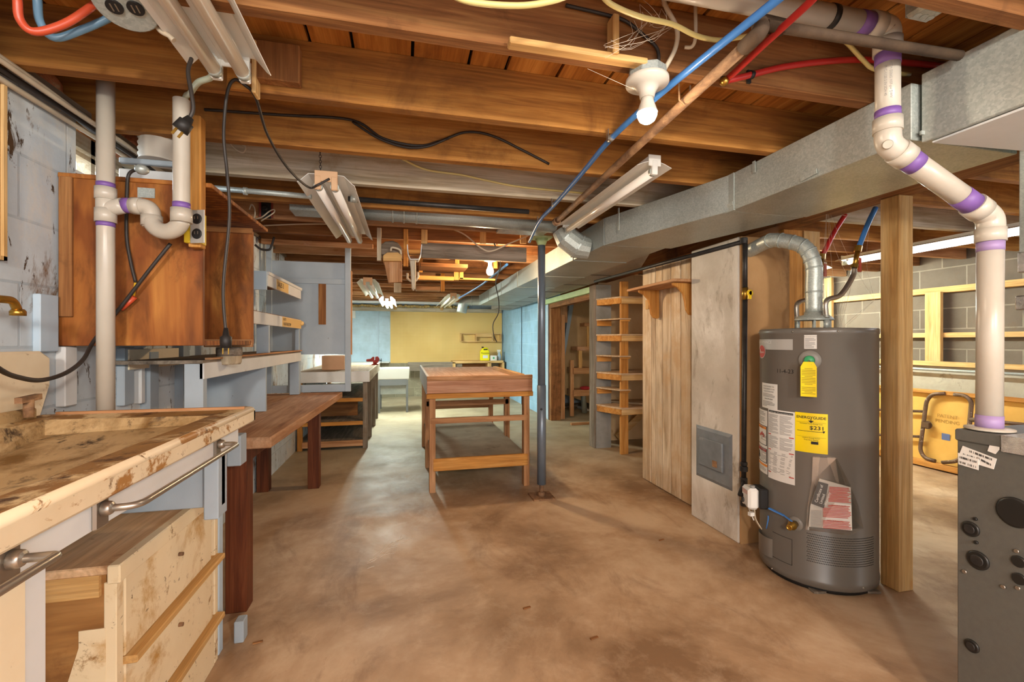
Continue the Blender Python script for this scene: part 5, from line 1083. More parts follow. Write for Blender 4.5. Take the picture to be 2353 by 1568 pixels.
def pb(name, u0, v0, u1, v1, Y, d, m, par): 
    a, c = at(u0, v0, Y=Y), at(u1, v1, Y=Y); q = MB(); q.box(a.x, c.x, Y, Y+d, c.z, a.z); return q.build(name, m, par, bevel=.002)
pb('upright', 1311, 828, 1319, 957, 6.62, .05, W['redZ'], t); pb('upright', 1330, 806, 1338, 848, 6.62, .05, W['paleZ'], t); pb('upright', 1349, 743, 1354, 797, 6.62, .03, W['studZ'], t)
pb('step', 1327, 797, 1362, 806, 6.6, .3, W['redX'], t); pb('step', 1318, 846, 1362, 859, 6.6, .3, W['redX'], t); pb('step', 1318, 897, 1362, 910, 6.6, .3, W['redX'], t); pb('step', 1343, 742, 1362, 750, 6.6, .2, W['redX'], t)
a = at(1345, 897, Y=6.65); b = MB(); b.sphere(a+Vector((0, 0, .034)), .09, .35, 12); tag(b.build('red_cloth', plain('red_cloth', 'a82c34', .9), bevel=0), 'crumpled red cloth on the lowest step of the closet stand', 'cloth')
for i, (u, v, u2, v2, m, lab) in enumerate(((1294, 925, 1330, 918, W['brownX'], 'dark offcut plank on the closet floor, farther one'), (1296, 938, 1325, 934, W['greyX'], 'grey offcut plank on the closet floor, nearer one'), (1330, 938, 1352, 946, MT['label'], 'crumpled white scrap on the closet floor'))):
    p, q = at(u, v, Z=0.0), at(u2, v2, Z=0.0); b = MB(); b.bar(p+Vector((0, 0, .02)), q+Vector((0, 0, .02)), .06, .035); tag(b.build('floor_scrap', m, bevel=.003), lab, 'scrap')
p = at(1343, 925, Y=7.0); b = MB(); b.cyl((p.x, 7.0, 0), (p.x-.03, 7.0, .42), .045, 14); tag(b.build('pipe_offcut', MT['galv2']), 'grey pipe offcut standing behind the closet stand', 'pipe')
# ================================================================ FAR WALL: low bench, jug, bottles, box shelf
t = thing('low_bench', 'long low brown bench with open cubbies under the pegboard', 'bench', (1.0, 9.7, 0))
def pq(u0, v0, u1, v1, Y=9.55): a, c = at(u0, v0, Y=Y), at(u1, v1, Y=Y); return a.x, c.x, c.z, a.z
x0, x1, z0, z1 = pq(937, 833, 1062, 851)
b = MB(); b.box(x0, x1, 9.55, 9.6, z0, z1); b.build('back_board', W['greyX'], t)
x0, x1, z0, z1 = pq(1040, 830, 1156, 834)
b = MB(); b.box(x0, x1, 9.5, 9.9, z0, z1); b.build('shelf', W['studX'], t)
for u0, u1, v1 in ((1040, 1046, 852), (1120, 1128, 860), (1153, 1158, 860)):
    x0, x1, z0, z1 = pq(u0, 833, u1, v1); b = MB(); b.box(x0, x1, 9.5, 9.88, 0, z1); b.build('divider', W['studZ'], t)
x0, x1, z0, z1 = pq(1046, 834, 1120, 855); b = MB(); b.box(x0, x1, 9.85, 9.87, z0-.1, z1); b.build('cubby_back', W['brownX'], t)
zj = at(1114, 830, Y=9.55).z
jx = at(1114, 830, Y=9.6).x
t = thing('cleaner_jug', 'yellow plastic jug with a handle standing on the low bench', 'jug', (jx, 9.6, zj))
b = MB(); w_ = .1; b.prism([(jx-w_, 9.55, zj+.002), (jx+w_, 9.55, zj+.002), (jx+w_, 9.55, zj+.2), (jx+.07, 9.55, zj+.25), (jx+.06, 9.55, zj+.29), (jx-.03, 9.55, zj+.29), (jx-w_, 9.55, zj+.22)], (0, .12, 0)); b.build('body', MT['jug'], t, bevel=.015)
b = MB(); b.box(jx-.035, jx+.05, 9.545, 9.552, zj+.235, zj+.262); b.build('handle_opening', MT['black'], t, bevel=.003)
b = MB(); b.lathe([(.022, 0), (.022, .03)], (jx-.045, 9.61, zj+.28), 'Z', 12); b.build('cap', MT['knock'], t)
b = MB(); b.box(jx-.05, jx+.06, 9.5485, 9.5498, zj+.06, zj+.125); b.build('paper_label', MT['label'], t)
b = MB(); b.text('Prestone', .05, lambda x, y: Vector((jx+x, 9.5485, zj+.155+y))); b.build('lettering', MT['ink'], t, fix=False)
p = at(1134, 836, Y=9.58); p.z = zj+.003; t = thing('white_carton', 'small white carton between the yellow jug and the spray bottle', 'carton', p)
b = MB(); b.box(p.x-.07, p.x+.07, 9.56, 9.62, p.z, p.z+.115); b.build('carton', MT['label'], t, bevel=.004)
b = MB(); b.lathe([(.022, 0), (.022, -.002)], (p.x, 9.559, p.z+.06), 'Y', 16); b.build('green_emblem', MT['greenp'], t)
p = at(1147, 836, Y=9.66); p.z = zj+.003; t = thing('spray_bottle', 'clear spray bottle with a white trigger at the right end of the bench', 'bottle', p)
b = MB(); b.lathe([(.045, 0), (.045, .1), (.02, .16), (.016, .19)], p, 'Z', 16); b.build('bottle', plain('pale_blue_plastic', 'a9bcc8', .2), t)
b = MB(); b.box(p.x-.045, p.x+.03, p.y-.015, p.y+.015, p.z+.2, p.z+.235); b.bar((p.x-.025, p.y, p.z+.2), (p.x-.035, p.y, p.z+.16), .012, .01, (0, 1, 0)); b.lathe([(.018, .185), (.018, .2)], p, 'Z', 12); b.build('trigger', MT['label'], t, bevel=.003)
t = thing('wall_box_shelf', 'narrow wooden box shelf hung on the pegboard', 'shelf', (1.9, YB-.1, 1.2))
x0, x1, z0, z1 = pq(1058, 766, 1152, 786, YB-.14)
b = MB(); b.box(x0, x1, YB-.14, YB-.05, z1-.02, z1); b.box(x0, x1, YB-.14, YB-.05, z0, z0+.02); b.build('board', W['studX'], t)
for x in (x0, x0+.37*(x1-x0), x0+.77*(x1-x0), x1-.02): b = MB(); b.box(x, x+.02, YB-.138, YB-.05, z0+.02, z1-.02); b.build('divider', W['studZ'], t)
b = MB(); b.box(x0+.37*(x1-x0), x0+.77*(x1-x0), YB-.14, YB-.125, z1-.08, z1-.02); b.build('front_slat', W['studX'], t)
# beam and insulation over the far wall
bx('wall_beam', XL, 2.1, YB-.12, YB-.05, 1.835, 1.91, W['washX'], 'pale timber beam along the top of the pegboard', 'beam')
bx('white_conduit_board', XL, 1.1, 9.2, 9.26, 1.95, 1.992, MT['white'], 'white painted board across the ceiling just before the far wall', 'board')
for u in (908, 1015):
    p = at(u, 700, Y=YB-.13); bx('short_post', p.x-.03, p.x+.03, YB-.17, YB-.125, 1.865, 2.0, W['paleZ'], 'short pale upright block on the beam over the pegboard, ' + ('left one' if u < 950 else 'right one'), 'post')
b = MB(); rn = random.Random(8); x = XL+.1
while x < 1.4: b.sphere((x, YB-.075, 1.945+rn.uniform(-.012, .012)), rn.uniform(.04, .06), .7, 8); x += .06
tag(b.build('insulation', MT['foam']), 'shaggy yellow insulation along the top of the far wall', 'insulation', kind='stuff')
p = at(869, 760, Y=YB-.01); bx('wall_conduit', p.x-.015, p.x+.015, YB-.02, YB, .75, 2.0, MT['paleblue'], 'thin painted conduit strip running up the blue far wall', 'conduit')
p = at(811, 723, Y=YB-.02); bx('wall_switch', p.x-.05, p.x+.05, YB-.03, YB, p.z-.08, p.z+.08, MT['label'], 'small white switch box on the blue far wall', 'switch')
# ================================================================ FLUORESCENT FIXTURES (run away from the camera)
def fixture(lab, x, y0, y1, z0, z1, n, hw, on=False, m_on=None, pm='porc2', group='fluorescent fixtures', chain=False, single=None):
    t = thing('shop_light', lab, 'light fixture', (x, (y0+y1)/2, z0), group)
    A, B = Vector((x, y0, z0)), Vector((x, y1, z1)); d = B-A
    offs = (-.036, .036) if n == 2 else (single or 0.0,)
    pr = [(-hw, -.02), (-hw*.9, -.012), (-hw*.62, .022), (-hw*.3, .024), (-hw*.12, .0), (hw*.12, .0), (hw*.3, .024), (hw*.62, .022), (hw*.9, -.012), (hw, -.02)]
    if n == 1: pr = [(-hw, -.012), (-hw*.55, .004), (-.02, .01), (.02, .01), (hw*.55, .004), (hw, -.012)]
    b = MB(); b.sheet([A+Vector((px_, 0, pz+.03)) for px_, pz in pr], d, .002); b.build('reflector', MT['reflector'], t)
    b = MB(); b.hexa([A+Vector((sx, 0, sz)) for sx, sz in ((-.03, .036), (.03, .036))]+[B+Vector((sx, 0, sz)) for sx, sz in ((.03, .036), (-.03, .036))]+[A+Vector((sx, 0, sz)) for sx, sz in ((-.03, .062), (.03, .062))]+[B+Vector((sx, 0, sz)) for sx, sz in ((.03, .062), (-.03, .062))]); b.build('ballast_channel', MT['reflector'], t)
    for o_ in offs:
        q = MB(); q.tube([A+d*.02+Vector((o_, 0, 0)), B-d*.02+Vector((o_, 0, 0))], .019, 16); tb = q.build('lamp_tube', (m_on or MT['tube_on']) if on else MT['tube'], t)
        for P_, s_ in ((A, 1), (B, -1)): q = MB(); q.tube([P_+Vector((o_, 0, 0))+d*.02*s_*.2, P_+Vector((o_, 0, 0))+d*.02*s_], .0195, 16); q.build('tube_cap', MT['galv'], tb)
        for P_ in (A, B):
            q = MB(); q.box(P_.x+o_-.014, P_.x+o_+.014, P_.y-.006, P_.y+.012, P_.z-.018, P_.z+.045); q.build('socket', MT[pm] if n == 2 else MT['reflector'], t, bevel=.003)
    w_ = .05 if n == 2 else .03
    for P_ in (A, B):
        q = MB(); q.box(P_.x-w_, P_.x+w_, P_.y-.004, P_.y+.004, P_.z+.02, P_.z+.07); q.build('end_plate', MT[pm] if n == 2 else MT['reflector'], t, bevel=.002)
    return t
F1 = at(530, 160, Z=1.975); fixture('white double-tube shop light hanging close overhead at the upper left', F1.x, .25, F1.y, 1.985, 1.962, 2, .105, pm='reflector')
F2a, F2b = at(752, 428, Y=2.22), at(795, 553, Y=3.42)
fx2 = fixture('grey-white double-tube shop light hung on a chain, tilted down over the work table', F2a.x-.005, 2.22, 3.42, F2a.z, F2b.z-.0, 2, .125)
b = MB(); c0 = at(737, 405, Y=2.225); c1 = at(735, 332, Y=2.225)
n = 12
for i in range(n):
    p = c0+(c1-c0)*(i+.5)/n; L = (c1-c0).length/n; q = [Vector((p.x+(.005*cos(k*pi/4) if i % 2 else 0), p.y+(0 if i % 2 else .005*cos(k*pi/4)), p.z+L*.62*sin(k*pi/4))) for k in range(9)]; b.tube(q, .0014, 5, caps=False)
tag(b.build('hanging_chain', MT['iron']), 'small link chain holding the tilted double-tube shop light', 'chain')
F3a, F3b = at(1500, 392, Z=1.955), at(1300, 530, Z=1.955)
fixture('dusty single-tube light with one bare tube beside the trunk duct', 1.075, F3a.y, F3b.y, 1.955, 1.955, 1, .085, single=.0)
f4a, f4b = at(845, 652, Y=5.3), at(868, 684, Y=6.5)
fixture('small unlit double-tube shop light hanging farther back at the left', f4a.x, 5.3, 6.5, f4a.z, f4a.z-.04, 2, .12)
f5a, f5b = at(889, 690, Y=7.0), at(905, 715, Y=8.2)
fixture('brightly lit double-tube shop light hanging before the pegboard', f5a.x, 7.0, 8.2, f5a.z, f5a.z-.02, 2, .12, True, MT['tube_on2'])
f6 = at(1042, 684, Y=6.9)
fixture('unlit long double-tube shop light left of the far end of the trunk duct', f6.x, 6.9, 8.9, f6.z, f6.z, 2, .13)
fixture('lit single-tube strip light in the side room beyond the pine post, nearer one', 3.98, .9, 3.35, 1.925, 1.925, 1, .10, True, MT['tube_on'])
fixture('lit single-tube strip light in the side room seen behind the hoses, farther one', 3.98, 3.55, 5.9, 1.90, 1.90, 1, .10, True, MT['tube_on2'])
# ================================================================ BULBS
BP = at(1487, 262, Y=1.195)
t = thing('ceiling_bulb', 'glowing bare bulb in a porcelain holder under the ceiling joist', 'lamp', (BP.x, BP.y, BP.z))
x, y = BP.x, BP.y; z0 = BP.z
b = MB(); b.lathe([(.056, 1.965-z0), (.056, 2.0-z0)], BP, 'Z', 8, False); b.build('junction_box', MT['galv2'], t, bevel=.002)
b = MB(); b.lathe([(.02, .045), (.024, .062), (.035, .08), (.062, .088), (.062, .1), (.056, .103), (.05, 1.966-z0)], BP, 'Z', 32); b.build('porcelain_holder', MT['porcelain'], t)
b = MB(); b.lathe([(0, -.028), (.012, -.0265), (.022, -.019), (.028, -.006), (.0285, .002), (.0285, .003)], BP, 'Z', 24); b.build('bulb_glass', MT['bulb'], t)
b = MB(); b.lathe([(.0295, .003), (.029, .006), (.025, .018), (.0195, .034), (.017, .05)], BP, 'Z', 24); b.build('bulb_neck', MT['porcelain'], t)
B2 = at(1126, 624, Y=3.85)
t = thing('ceiling_bulb', 'glowing bare bulb farther back beside the hanging plank', 'lamp', (B2.x, B2.y, B2.z))
b = MB(); b.lathe([(0, -.035), (.016, -.032), (.028, -.018), (.031, 0), (.028, .016), (.018, .04), (.014, .055)], B2, 'Z', 20); b.build('bulb_glass', MT['bulb_far'], t)
b = MB(); b.lathe([(.016, .055), (.016, .08), (.05, .09), (.05, .1)], B2, 'Z', 16); b.cyl(B2+Vector((0, 0, .1)), (B2.x, B2.y, 2.0), .006, 8); b.build('lamp_holder', MT['porcelain'], t)
# ================================================================ TUBES, PIPES AND CABLES under the joists
def run(nm, lab, cat, pts, r, m, sub=6, seg=12, group=None):
    b = MB(); b.spline(pts, r, seg, sub); return tag(b.build(nm, m), lab, cat, group)
zu = 1.972
t = thing('blue_water_tube', 'long bright blue plastic water tube running away under the joists', 'tube', at(1405, 318, Z=zu))
pts = [at(1860, -60, Z=zu), at(1785, 0, Z=zu), at(1520, 213, Z=zu), at(1405, 318, Z=zu-.0), at(1340, 395, Z=zu-.005), at(1275, 470, Z=1.965), at(1240, 508, Z=1.95), at(1216, 556, Y=3.12)]
b = MB(); b.spline(pts, .0105, 14, 6); b.build('tube', MT['blue'], t)
for (u, v) in ((1404, 318), (1273, 470), (1240, 510)):
    p = at(u, v, Z=zu-.004); b = MB(); b.lathe([(.0125, -.01), (.0125, .01)], p, Vector((.0, 1, -.0)), 12); b.box(p.x-.016, p.x-.012, p.y-.008, p.y+.008, p.z-.01, 2.0); b.build('clip', MT['chrome'], t)
run('blue_water_tube', 'blue tube continuing in the distance above the far end of the duct', 'tube', [at(1055, 685, Y=6.8), at(1085, 668, Y=6.0), at(1110, 652, Y=5.6), at(1140, 628, Y=5.0), at(1165, 608, Y=4.4)], .013, MT['blue'])
RP = [at(1728, 92, Z=1.955), at(1575, 225, Z=1.955), at(1280, 508, Z=1.955)]
t = thing('rusty_pipe', 'rusty tan water pipe beside the blue tube under the joists', 'pipe', RP[1])
b = MB(); b.tube([RP[0], RP[2]], .0155, 14); b.build('pipe', MT['rust'], t)
b = MB(); b.tube([RP[0]+(RP[2]-RP[0]).normalized()*.03, RP[0]-(RP[2]-RP[0]).normalized()*.035, at(1742, 50, Y=.965), at(1800, 64, Y=.965)], .0195, 14, fillet=.03); b.build('elbow', MT['darkpipe'], t)
p = at(1573, 228, Z=1.955); b = MB(); b.tube([(p.x-.02, p.y, 2.0), (p.x-.018, p.y, 1.95), (p.x, p.y, 1.935), (p.x+.018, p.y, 1.95), (p.x+.02, p.y, 2.0)], .003, 6); b.build('hanger', MT['rust'], t)
b = MB(); b.tube([(RP[2].x, RP[2].y-.01, 1.955), (RP[2].x, RP[2].y+.03, 1.955)], .024, 12); b.build('end_coupling', MT['rust'], t)
b = MB(); b.tube([at(1760, 58, Y=.95), at(2205, 128, Y=.93)], .0135, 12); tag(b.build('dark_pipe', MT['darkpipe']), 'dark dirty iron pipe crossing to the right in front of the white vent', 'pipe')
run('red_water_tube', 'straight red plastic tube slanting down beside the blue one', 'tube', [at(1890, -35, Z=1.985), at(1866, 0, Z=1.985), at(1760, 98, Z=1.985), at(1690, 165, Z=1.99), at(1664, 187, Z=1.995)], .0095, MT['red'])
t = thing('red_water_tube', 'curving red plastic tube running right behind the white vent pipe', 'tube', at(1730, 172, Y=1.16))
b = MB(); b.spline([at(1668, 186, Y=1.172), at(1730, 171, Y=1.168), at(1800, 154, Y=1.165), at(1900, 141, Y=1.16), at(2000, 138, Y=1.16), at(2170, 152, Y=1.15)], .0095, 12, 6); b.build('tube', MT['red'], t)
p = at(1727, 172, Y=1.168); b = MB(); b.lathe([(.0115, -.006), (.0115, .006)], p, 'X', 12); b.box(p.x-.006, p.x+.006, 1.176, 1.183, p.z-.02, p.z+.02); b.build('clip', MT['black'], t)
t = thing('red_elbow_joint', 'small brass and red elbow joining the two red tubes', 'fitting', at(1664, 187, Y=1.16)); b = MB(); b.sphere(at(1664, 187, Y=1.165), .014, 1, 10); b.build('elbow', MT['brass'], t)
b = MB(); b.sphere(at(1662, 183, Y=1.168), .011, 1, 8); b.build('collar', MT['iron'], t)
run('loose_red_tube', 'orange-red plastic tube looping down in the upper left corner', 'tube', [at(36, -30, Y=1.220), at(40, 0, Y=1.220), at(46, 45, Y=1.230), at(80, 73, Y=1.240), at(150, 54, Y=1.260), at(215, 12, Y=1.280), at(250, -15, Y=1.300)], 0.0085, MT['redorange'])
run('loose_blue_tube', 'slate blue plastic tube looping below the orange-red one', 'tube', [at(83, -30, Y=1.260), at(86, 0, Y=1.260), at(92, 50, Y=1.280), at(125, 87, Y=1.300), at(190, 68, Y=1.310), at(262, 36, Y=1.320), at(320, 5, Y=1.330)], 0.0085, MT['slate'])
# octagon box with two outlets
oc = at(288, 12, Y=1.24); dn = Vector((.12, -.35, -1)).normalized()
t = thing('ceiling_outlet', 'round dusty steel ceiling box with two outlets at the upper left', 'outlet', oc)
b = MB(); b.lathe([(.055, -.04), (.055, 0)], oc, dn, 8, False); b.build('octagon_box', MT['galv2'], t)
b = MB(); b.lathe([(.063, 0), (.063, .004), (.06, .006)], oc, dn, 32); cp = b.build('cover_plate', MT['galv'], t)
e1 = (Vector((1, 0, 0))-dn*dn.x).normalized(); e2 = dn.cross(e1)
for k in (-.021, .021):
    b = MB(); b.lathe([(.017, 0), (.017, .004)], oc+e1*k+dn*.006, dn, 4 if False else 20); o = b.build('receptacle', MT['black'], cp)
    b = MB()
    for dx in (-.005, .005): b.bar(oc+e1*(k+dx)+dn*.0105-e2*.009, oc+e1*(k+dx)+dn*.0105+e2*.009, .003, .001, dn)
    b.build('slot', MT['chrome'], o)
run('pale_cable_loop', 'short peeling pale cable end beside the round ceiling outlet', 'cable', [at(345, 38, Y=1.300), at(368, 70, Y=1.300), at(388, 82, Y=1.300), at(400, 93, Y=1.300)], .006, MT['nm'])
# pale yellow cables near the lamp
run('yellow_cable', 'pale yellow electrical cable sagging along the top of the picture', 'cable', [at(1020, -20, Y=.98), at(1080, 4, Y=.98), at(1190, 13, Y=.98), at(1270, 2, Y=.98), at(1330, -20, Y=.98)], .0065, MT['cable'])
run('yellow_cable', 'pale yellow electrical cable dipping behind the lamp holder and blue tube', 'cable', [at(1375, -20, Y=1.02), at(1405, 10, Y=1.02), at(1470, 38, Y=1.04), at(1545, 56, Y=1.06), at(1600, 82, Y=1.08), at(1650, 92, Y=1.1), at(1700, 86, Y=1.12), at(1750, 76, Y=1.13), at(1815, 62, Y=1.13)], .0065, MT['cable'])
run('yellow_cable', 'pale yellow electrical cable dropping behind the white vent pipe', 'cable', [at(1905, 70, Y=1.14), at(1945, 98, Y=1.14), at(1985, 140, Y=1.14), at(2012, 160, Y=1.14), at(2090, 172, Y=1.14)], .0065, MT['cable'])
run('lamp_cable', 'dusty white cable curving into the top of the lamp box', 'cable', [at(1520, -20, Y=1.14), at(1530, 15, Y=1.14), at(1555, 65, Y=1.14), at(1552, 110, Y=1.15), at(1527, 160, Y=1.165)], .0065, MT['nm'])
run('lamp_cable', 'hooked dusty white cable end hanging right of the lamp box', 'cable', [at(1597, -20, Y=1.14), at(1598, 20, Y=1.14), at(1598, 85, Y=1.14), at(1590, 107, Y=1.15), at(1573, 109, Y=1.16)], .005, MT['nm'])
run('lamp_cable', 'dark cable crossing the joist into the left of the lamp box', 'cable', [at(1300, 12, Y=1.172), at(1400, 36, Y=1.172), at(1440, 50, Y=1.172), at(1480, 82, Y=1.172), at(1510, 112, Y=1.17), at(1514, 150, Y=1.17)], .005, MT['cordb'])
# cords on joist faces
jf = lambda k: 1.184+.405*k-.008
run('joist_cable', 'black cable stapled along the third joist, sagging in two strands', 'cable', [at(470, 252, Y=jf(2)), at(640, 264, Y=jf(2)), at(808, 276, Y=jf(2)), at(880, 318, Y=jf(2)-.01), at(960, 335, Y=jf(2)-.01), at(1010, 325, Y=jf(2)-.01), at(1070, 304, Y=jf(2)), at(1130, 312, Y=jf(2)), at(1200, 345, Y=jf(2)), at(1262, 377, Y=jf(2))], .0055, MT['cordb'])
run('joist_cable', 'second black strand sagging just under the first on the third joist', 'cable', [at(810, 280, Y=jf(2)-.012), at(870, 318, Y=jf(2)-.018), at(930, 338, Y=jf(2)-.02), at(980, 337, Y=jf(2)-.02), at(1030, 318, Y=jf(2)-.014)], .0055, MT['cordb'])
run('joist_cable', 'thin pale yellow cable along the whitish joist towards the rusty pipe', 'cable', [at(925, 366, Y=jf(3)), at(980, 390, Y=jf(3)), at(1060, 402, Y=jf(3)), at(1120, 415, Y=jf(3)), at(1200, 430, Y=jf(3)), at(1340, 444, Y=jf(3))], .0055, MT['cable'])
run('loose_wire', 'pale wire loop poking from the whitish joist at the left', 'wire', [at(527, 327, Y=jf(3)), at(545, 345, Y=jf(3)-.02), at(560, 350, Y=jf(3)-.02), at(565, 338, Y=jf(3)-.02), at(553, 330, Y=jf(3))], .004, MT['nm'])
run('joist_cable', 'long dusty white cable drooping in front of the far joists', 'cable', [at(575, 520, Y=3.55), at(700, 515, Y=3.55), at(830, 516, Y=3.55), at(1000, 522, Y=3.55), at(1060, 535, Y=3.52), at(1105, 570, Y=3.42), at(1130, 577, Y=3.4), at(1170, 560, Y=3.4), at(1215, 541, Y=3.4)], .0055, MT['nm'])
run('loose_wire', 'thin dark wire hanging down beside the trunk duct before the pegboard', 'wire', [at(1136, 560, Y=3.5), at(1150, 610, Y=4.4), at(1139, 650, Y=5.4), at(1146, 690, Y=5.6), at(1145, 720, Y=5.7), at(1133, 745, Y=5.7), at(1135, 772, Y=5.7), at(1142, 786, Y=5.7)], .006, MT['cordb'])
# cords from shop lights
t = thing('light_plug_cord', 'short dark cord with a three-prong plug hanging from the upper left shop light', 'cord', at(430, 220, Y=1.3))
b = MB(); b.spline([at(440, 135, Y=1.32), at(432, 165, Y=1.3), at(440, 215, Y=1.29), at(444, 250, Y=1.29), at(436, 272, Y=1.29)], .005, 8, 6); b.build('cord', MT['cordb'], t)
pa, pb_ = at(438, 270, Y=1.29), at(413, 299, Y=1.29); b = MB(); b.tube([pa, pa+(pb_-pa)*.35, pa+(pb_-pa)*.36, pb_], [.008, .012, .017, .019], 10); o = b.build('plug', MT['black'], t)
b = MB(); d_ = (pb_-pa).normalized(); s_ = d_.cross(Vector((0, 1, 0))).normalized()
for k in (-.008, .008): b.bar(pb_+s_*k, pb_+s_*k+d_*.018, .002, .006)
b.build('prong', MT['brass'], o)
t = thing('looped_light_cord', 'long dark cord looped over a nail, its plug hanging before the plywood cabinet', 'cord', at(540, 190, Y=1.55))
b = MB(); b.spline([at(519, 768, Y=1.62), at(513, 660, Y=1.62), at(527, 500, Y=1.62), at(522, 400, Y=1.6), at(514, 310, Y=1.58), at(522, 215, Y=1.56), at(538, 184, Y=1.555), at(562, 195, Y=1.56), at(588, 225, Y=1.6), at(615, 310, Y=1.8), at(660, 385, Y=2.0), at(708, 430, Y=2.2), at(730, 425, Y=2.2), at(757, 411, Y=2.21)], .005, 8, 7); b.build('cord', MT['cordb'], t)
p = at(519, 775, Y=1.62); b = MB(); b.tube([p+Vector((0, 0, .03)), p+Vector((0, 0, .005)), p, p+Vector((0, 0, -.035))], [.006, .01, .017, .016], 10); o = b.build('plug', MT['black'], t)
b = MB()
for k in (-.008, .008): b.bar(p+Vector((k, 0, -.035)), p+Vector((k, 0, -.055)), .002, .006, (0, 1, 0))
b.build('prong', MT['brass'], o)
# ================================================================ BLOCKS AND BATTENS on the joists
def onj(nm, u0, v0, u1, v1, k, d, m, lab, cat='board'):   # board lying on the near face of joist k
    y = 1.184+.405*k; a, c = at(u0, v0, Y=y-d), at(u1, v1, Y=y-d)
    return bx(nm, a.x, c.x, y-d, y-.001, c.z, a.z, m, lab, cat)
onj('blocking_board', 585, 88, 688, 190, 1, .04, W['brownZ'], 'dark brown square block nailed to the second joist')
onj('blocking_board', 520, 120, 577, 208, 1, .02, W['orangeX'], 'small orange plywood scrap on the second joist behind the shop light')
onj('nailed_stick', 577, 88, 587, 212, 1, .05, W['studZ'], 'thin bright orange stick upright on the second joist', 'stick')
onj('sister_batten', 1172, 96, 1490, 132, 0, .035, W['paleX'], 'pale rough batten nailed along the underside of the nearest joist')
onj('hanger_strip', 1410, 28, 1424, 122, 0, .045, W['paleZ'], 'thin pale perforated strip hanging by the nearest joist', 'strip')
# ================================================================ STORED THINGS HUNG UNDER THE FAR JOISTS
yh = 3.52
def hb(nm, u0, v0, u1, v1, Y, d, m, lab=None, cat='board', par=None, group=None):
    a, c = at(u0, v0, Y=Y), at(u1, v1, Y=Y); q = MB(); q.box(a.x, c.x, Y, Y+d, c.z, a.z); o = q.build(nm, m, par, bevel=.002)
    if lab: tag(o, lab, cat, group)
    return o
hp = thing('hanging_plank', 'wide grey-brown plank hung on strips below the far joists', 'plank', at(1088, 580, Y=yh))
hb('plank', 968, 557, 1210, 602, yh, .03, W['greyX'], par=hp)
for u in (968, 1103, 1196): hb('hanger', u, 527, u+14, 560, yh-.015, .014, W['paleZ'], par=hp)
hb('hanger_stick', 866, 523, 876, 599, 3.45, .03, W['washZ'], 'pale upright stick hanging left of the wooden stool seat', 'stick')
hb('hanger_stick', 927, 526, 938, 612, 3.58, .03, W['orangeZ'], 'tan upright stick hanging between the stool seat and the U bracket', 'stick')
st = thing('hanging_stool', 'upside-down wooden stool with a rounded top stored under the joists', 'stool', at(903, 600, Y=3.5))
b = MB(); b.prism([at(u, v, Y=3.5) for u, v in ((876, 585), (873, 563), (885, 555), (902, 553), (915, 558), (924, 571), (922, 585))], (0, .25, 0)); b.build('rounded_seat', W['greyX'], st, bevel=.006)
b = MB(); b.prism([at(u, v, Y=3.46) for u, v in ((880, 600), (880, 587), (890, 580), (915, 580), (923, 588), (923, 600))], (0, .2, 0)); b.build('block', W['paleX'], st, bevel=.004)
b = MB(); b.prism([at(u, v, Y=3.5) for u, v in ((882, 601), (924, 601), (924, 648), (892, 650))], (0, .03, 0)); b.build('tapered_board', W['redZ'], st, bevel=.003)
b = MB(); b.spline([at(898, 577, Y=3.45), at(901, 569, Y=3.44), at(918, 574, Y=3.44), at(922, 584, Y=3.45)], .008, 8, 4); b.build('rope_handle', MT['nm'], st)
ub_ = thing('hanging_u_bracket', 'grey metal U bracket cradling a strip of wood under the joists', 'bracket', at(953, 590, Y=3.4))
b = MB(); b.sheet([at(u, v, Y=3.4) for u, v in ((936, 562), (938, 585), (943, 596), (962, 596), (967, 585), (969, 562))], (0, .12, 0), .006); b.build('bracket', MT['white'], ub_)
b = MB(); b.prism([at(u, v, Y=3.42) for u, v in ((938, 574), (968, 574), (965, 583), (940, 583))], (0, .1, 0)); b.build('wood_strip', W['orangeX'], ub_)
b = MB()
for du in (0, 4, 8): b.spline([at(944+du, 598, Y=3.44), at(947+du*.7, 625, Y=3.44), at(949+du*.3, 665, Y=3.46)], .011, 6, 4)
b.build('hanging_strips', W['washZ'], ub_)
lo = thing('wire_loop_hanger', 'pale bent wire hanger hanging below the U bracket', 'hanger', at(950, 640, Y=3.6))
b = MB(); b.tube([at(u, v, Y=3.6) for u, v in ((936, 628), (936, 640), (943, 646), (956, 645), (961, 636), (960, 626))], .009, 8); b.build('loop', MT['nm'], lo)
b = MB(); b.bar(at(948, 646, Y=3.6), at(950, 668, Y=3.6), .012, .012); b.build('tail', MT['nm'], lo)
rk = thing('hanging_rack', 'orange lumber storage rack hanging in front of the second bulb', 'rack', at(1050, 630, Y=4.3))
for (u0, v0, u1, v1, d) in ((960, 633, 1043, 645, .04), (1055, 638, 1138, 645, .04), (962, 590, 971, 626, .04), (1043, 606, 1054, 644, .05), (1056, 612, 1065, 642, .04)): hb('rail', u0, v0, u1, v1, 4.3, d, W['orangeX' if u1-u0 > v1-v0 else 'orangeZ'], par=rk)
for (u, v) in ((962, 592), (1046, 605), (1134, 612)):
    a = at(u, v, Y=4.34); b = MB(); b.box(a.x, a.x+.04, 4.34, 4.38, a.z-.02, 2.0); b.build('hanger', W['orangeZ'], rk)
hb('storage_plank', 966, 603, 1075, 616, 4.0, .25, W['brownX'], 'dark brown plank lying across the hanging rack', 'plank')
hb('storage_plank', 600, 548, 857, 571, 3.95, .04, W['redX'], 'long reddish plank slung under the joists above the end panel', 'plank')
hb('storage_plank', 956, 658, 1012, 668, 5.4, .15, W['redX'], 'short reddish plank on the farther hanging rack', 'plank')
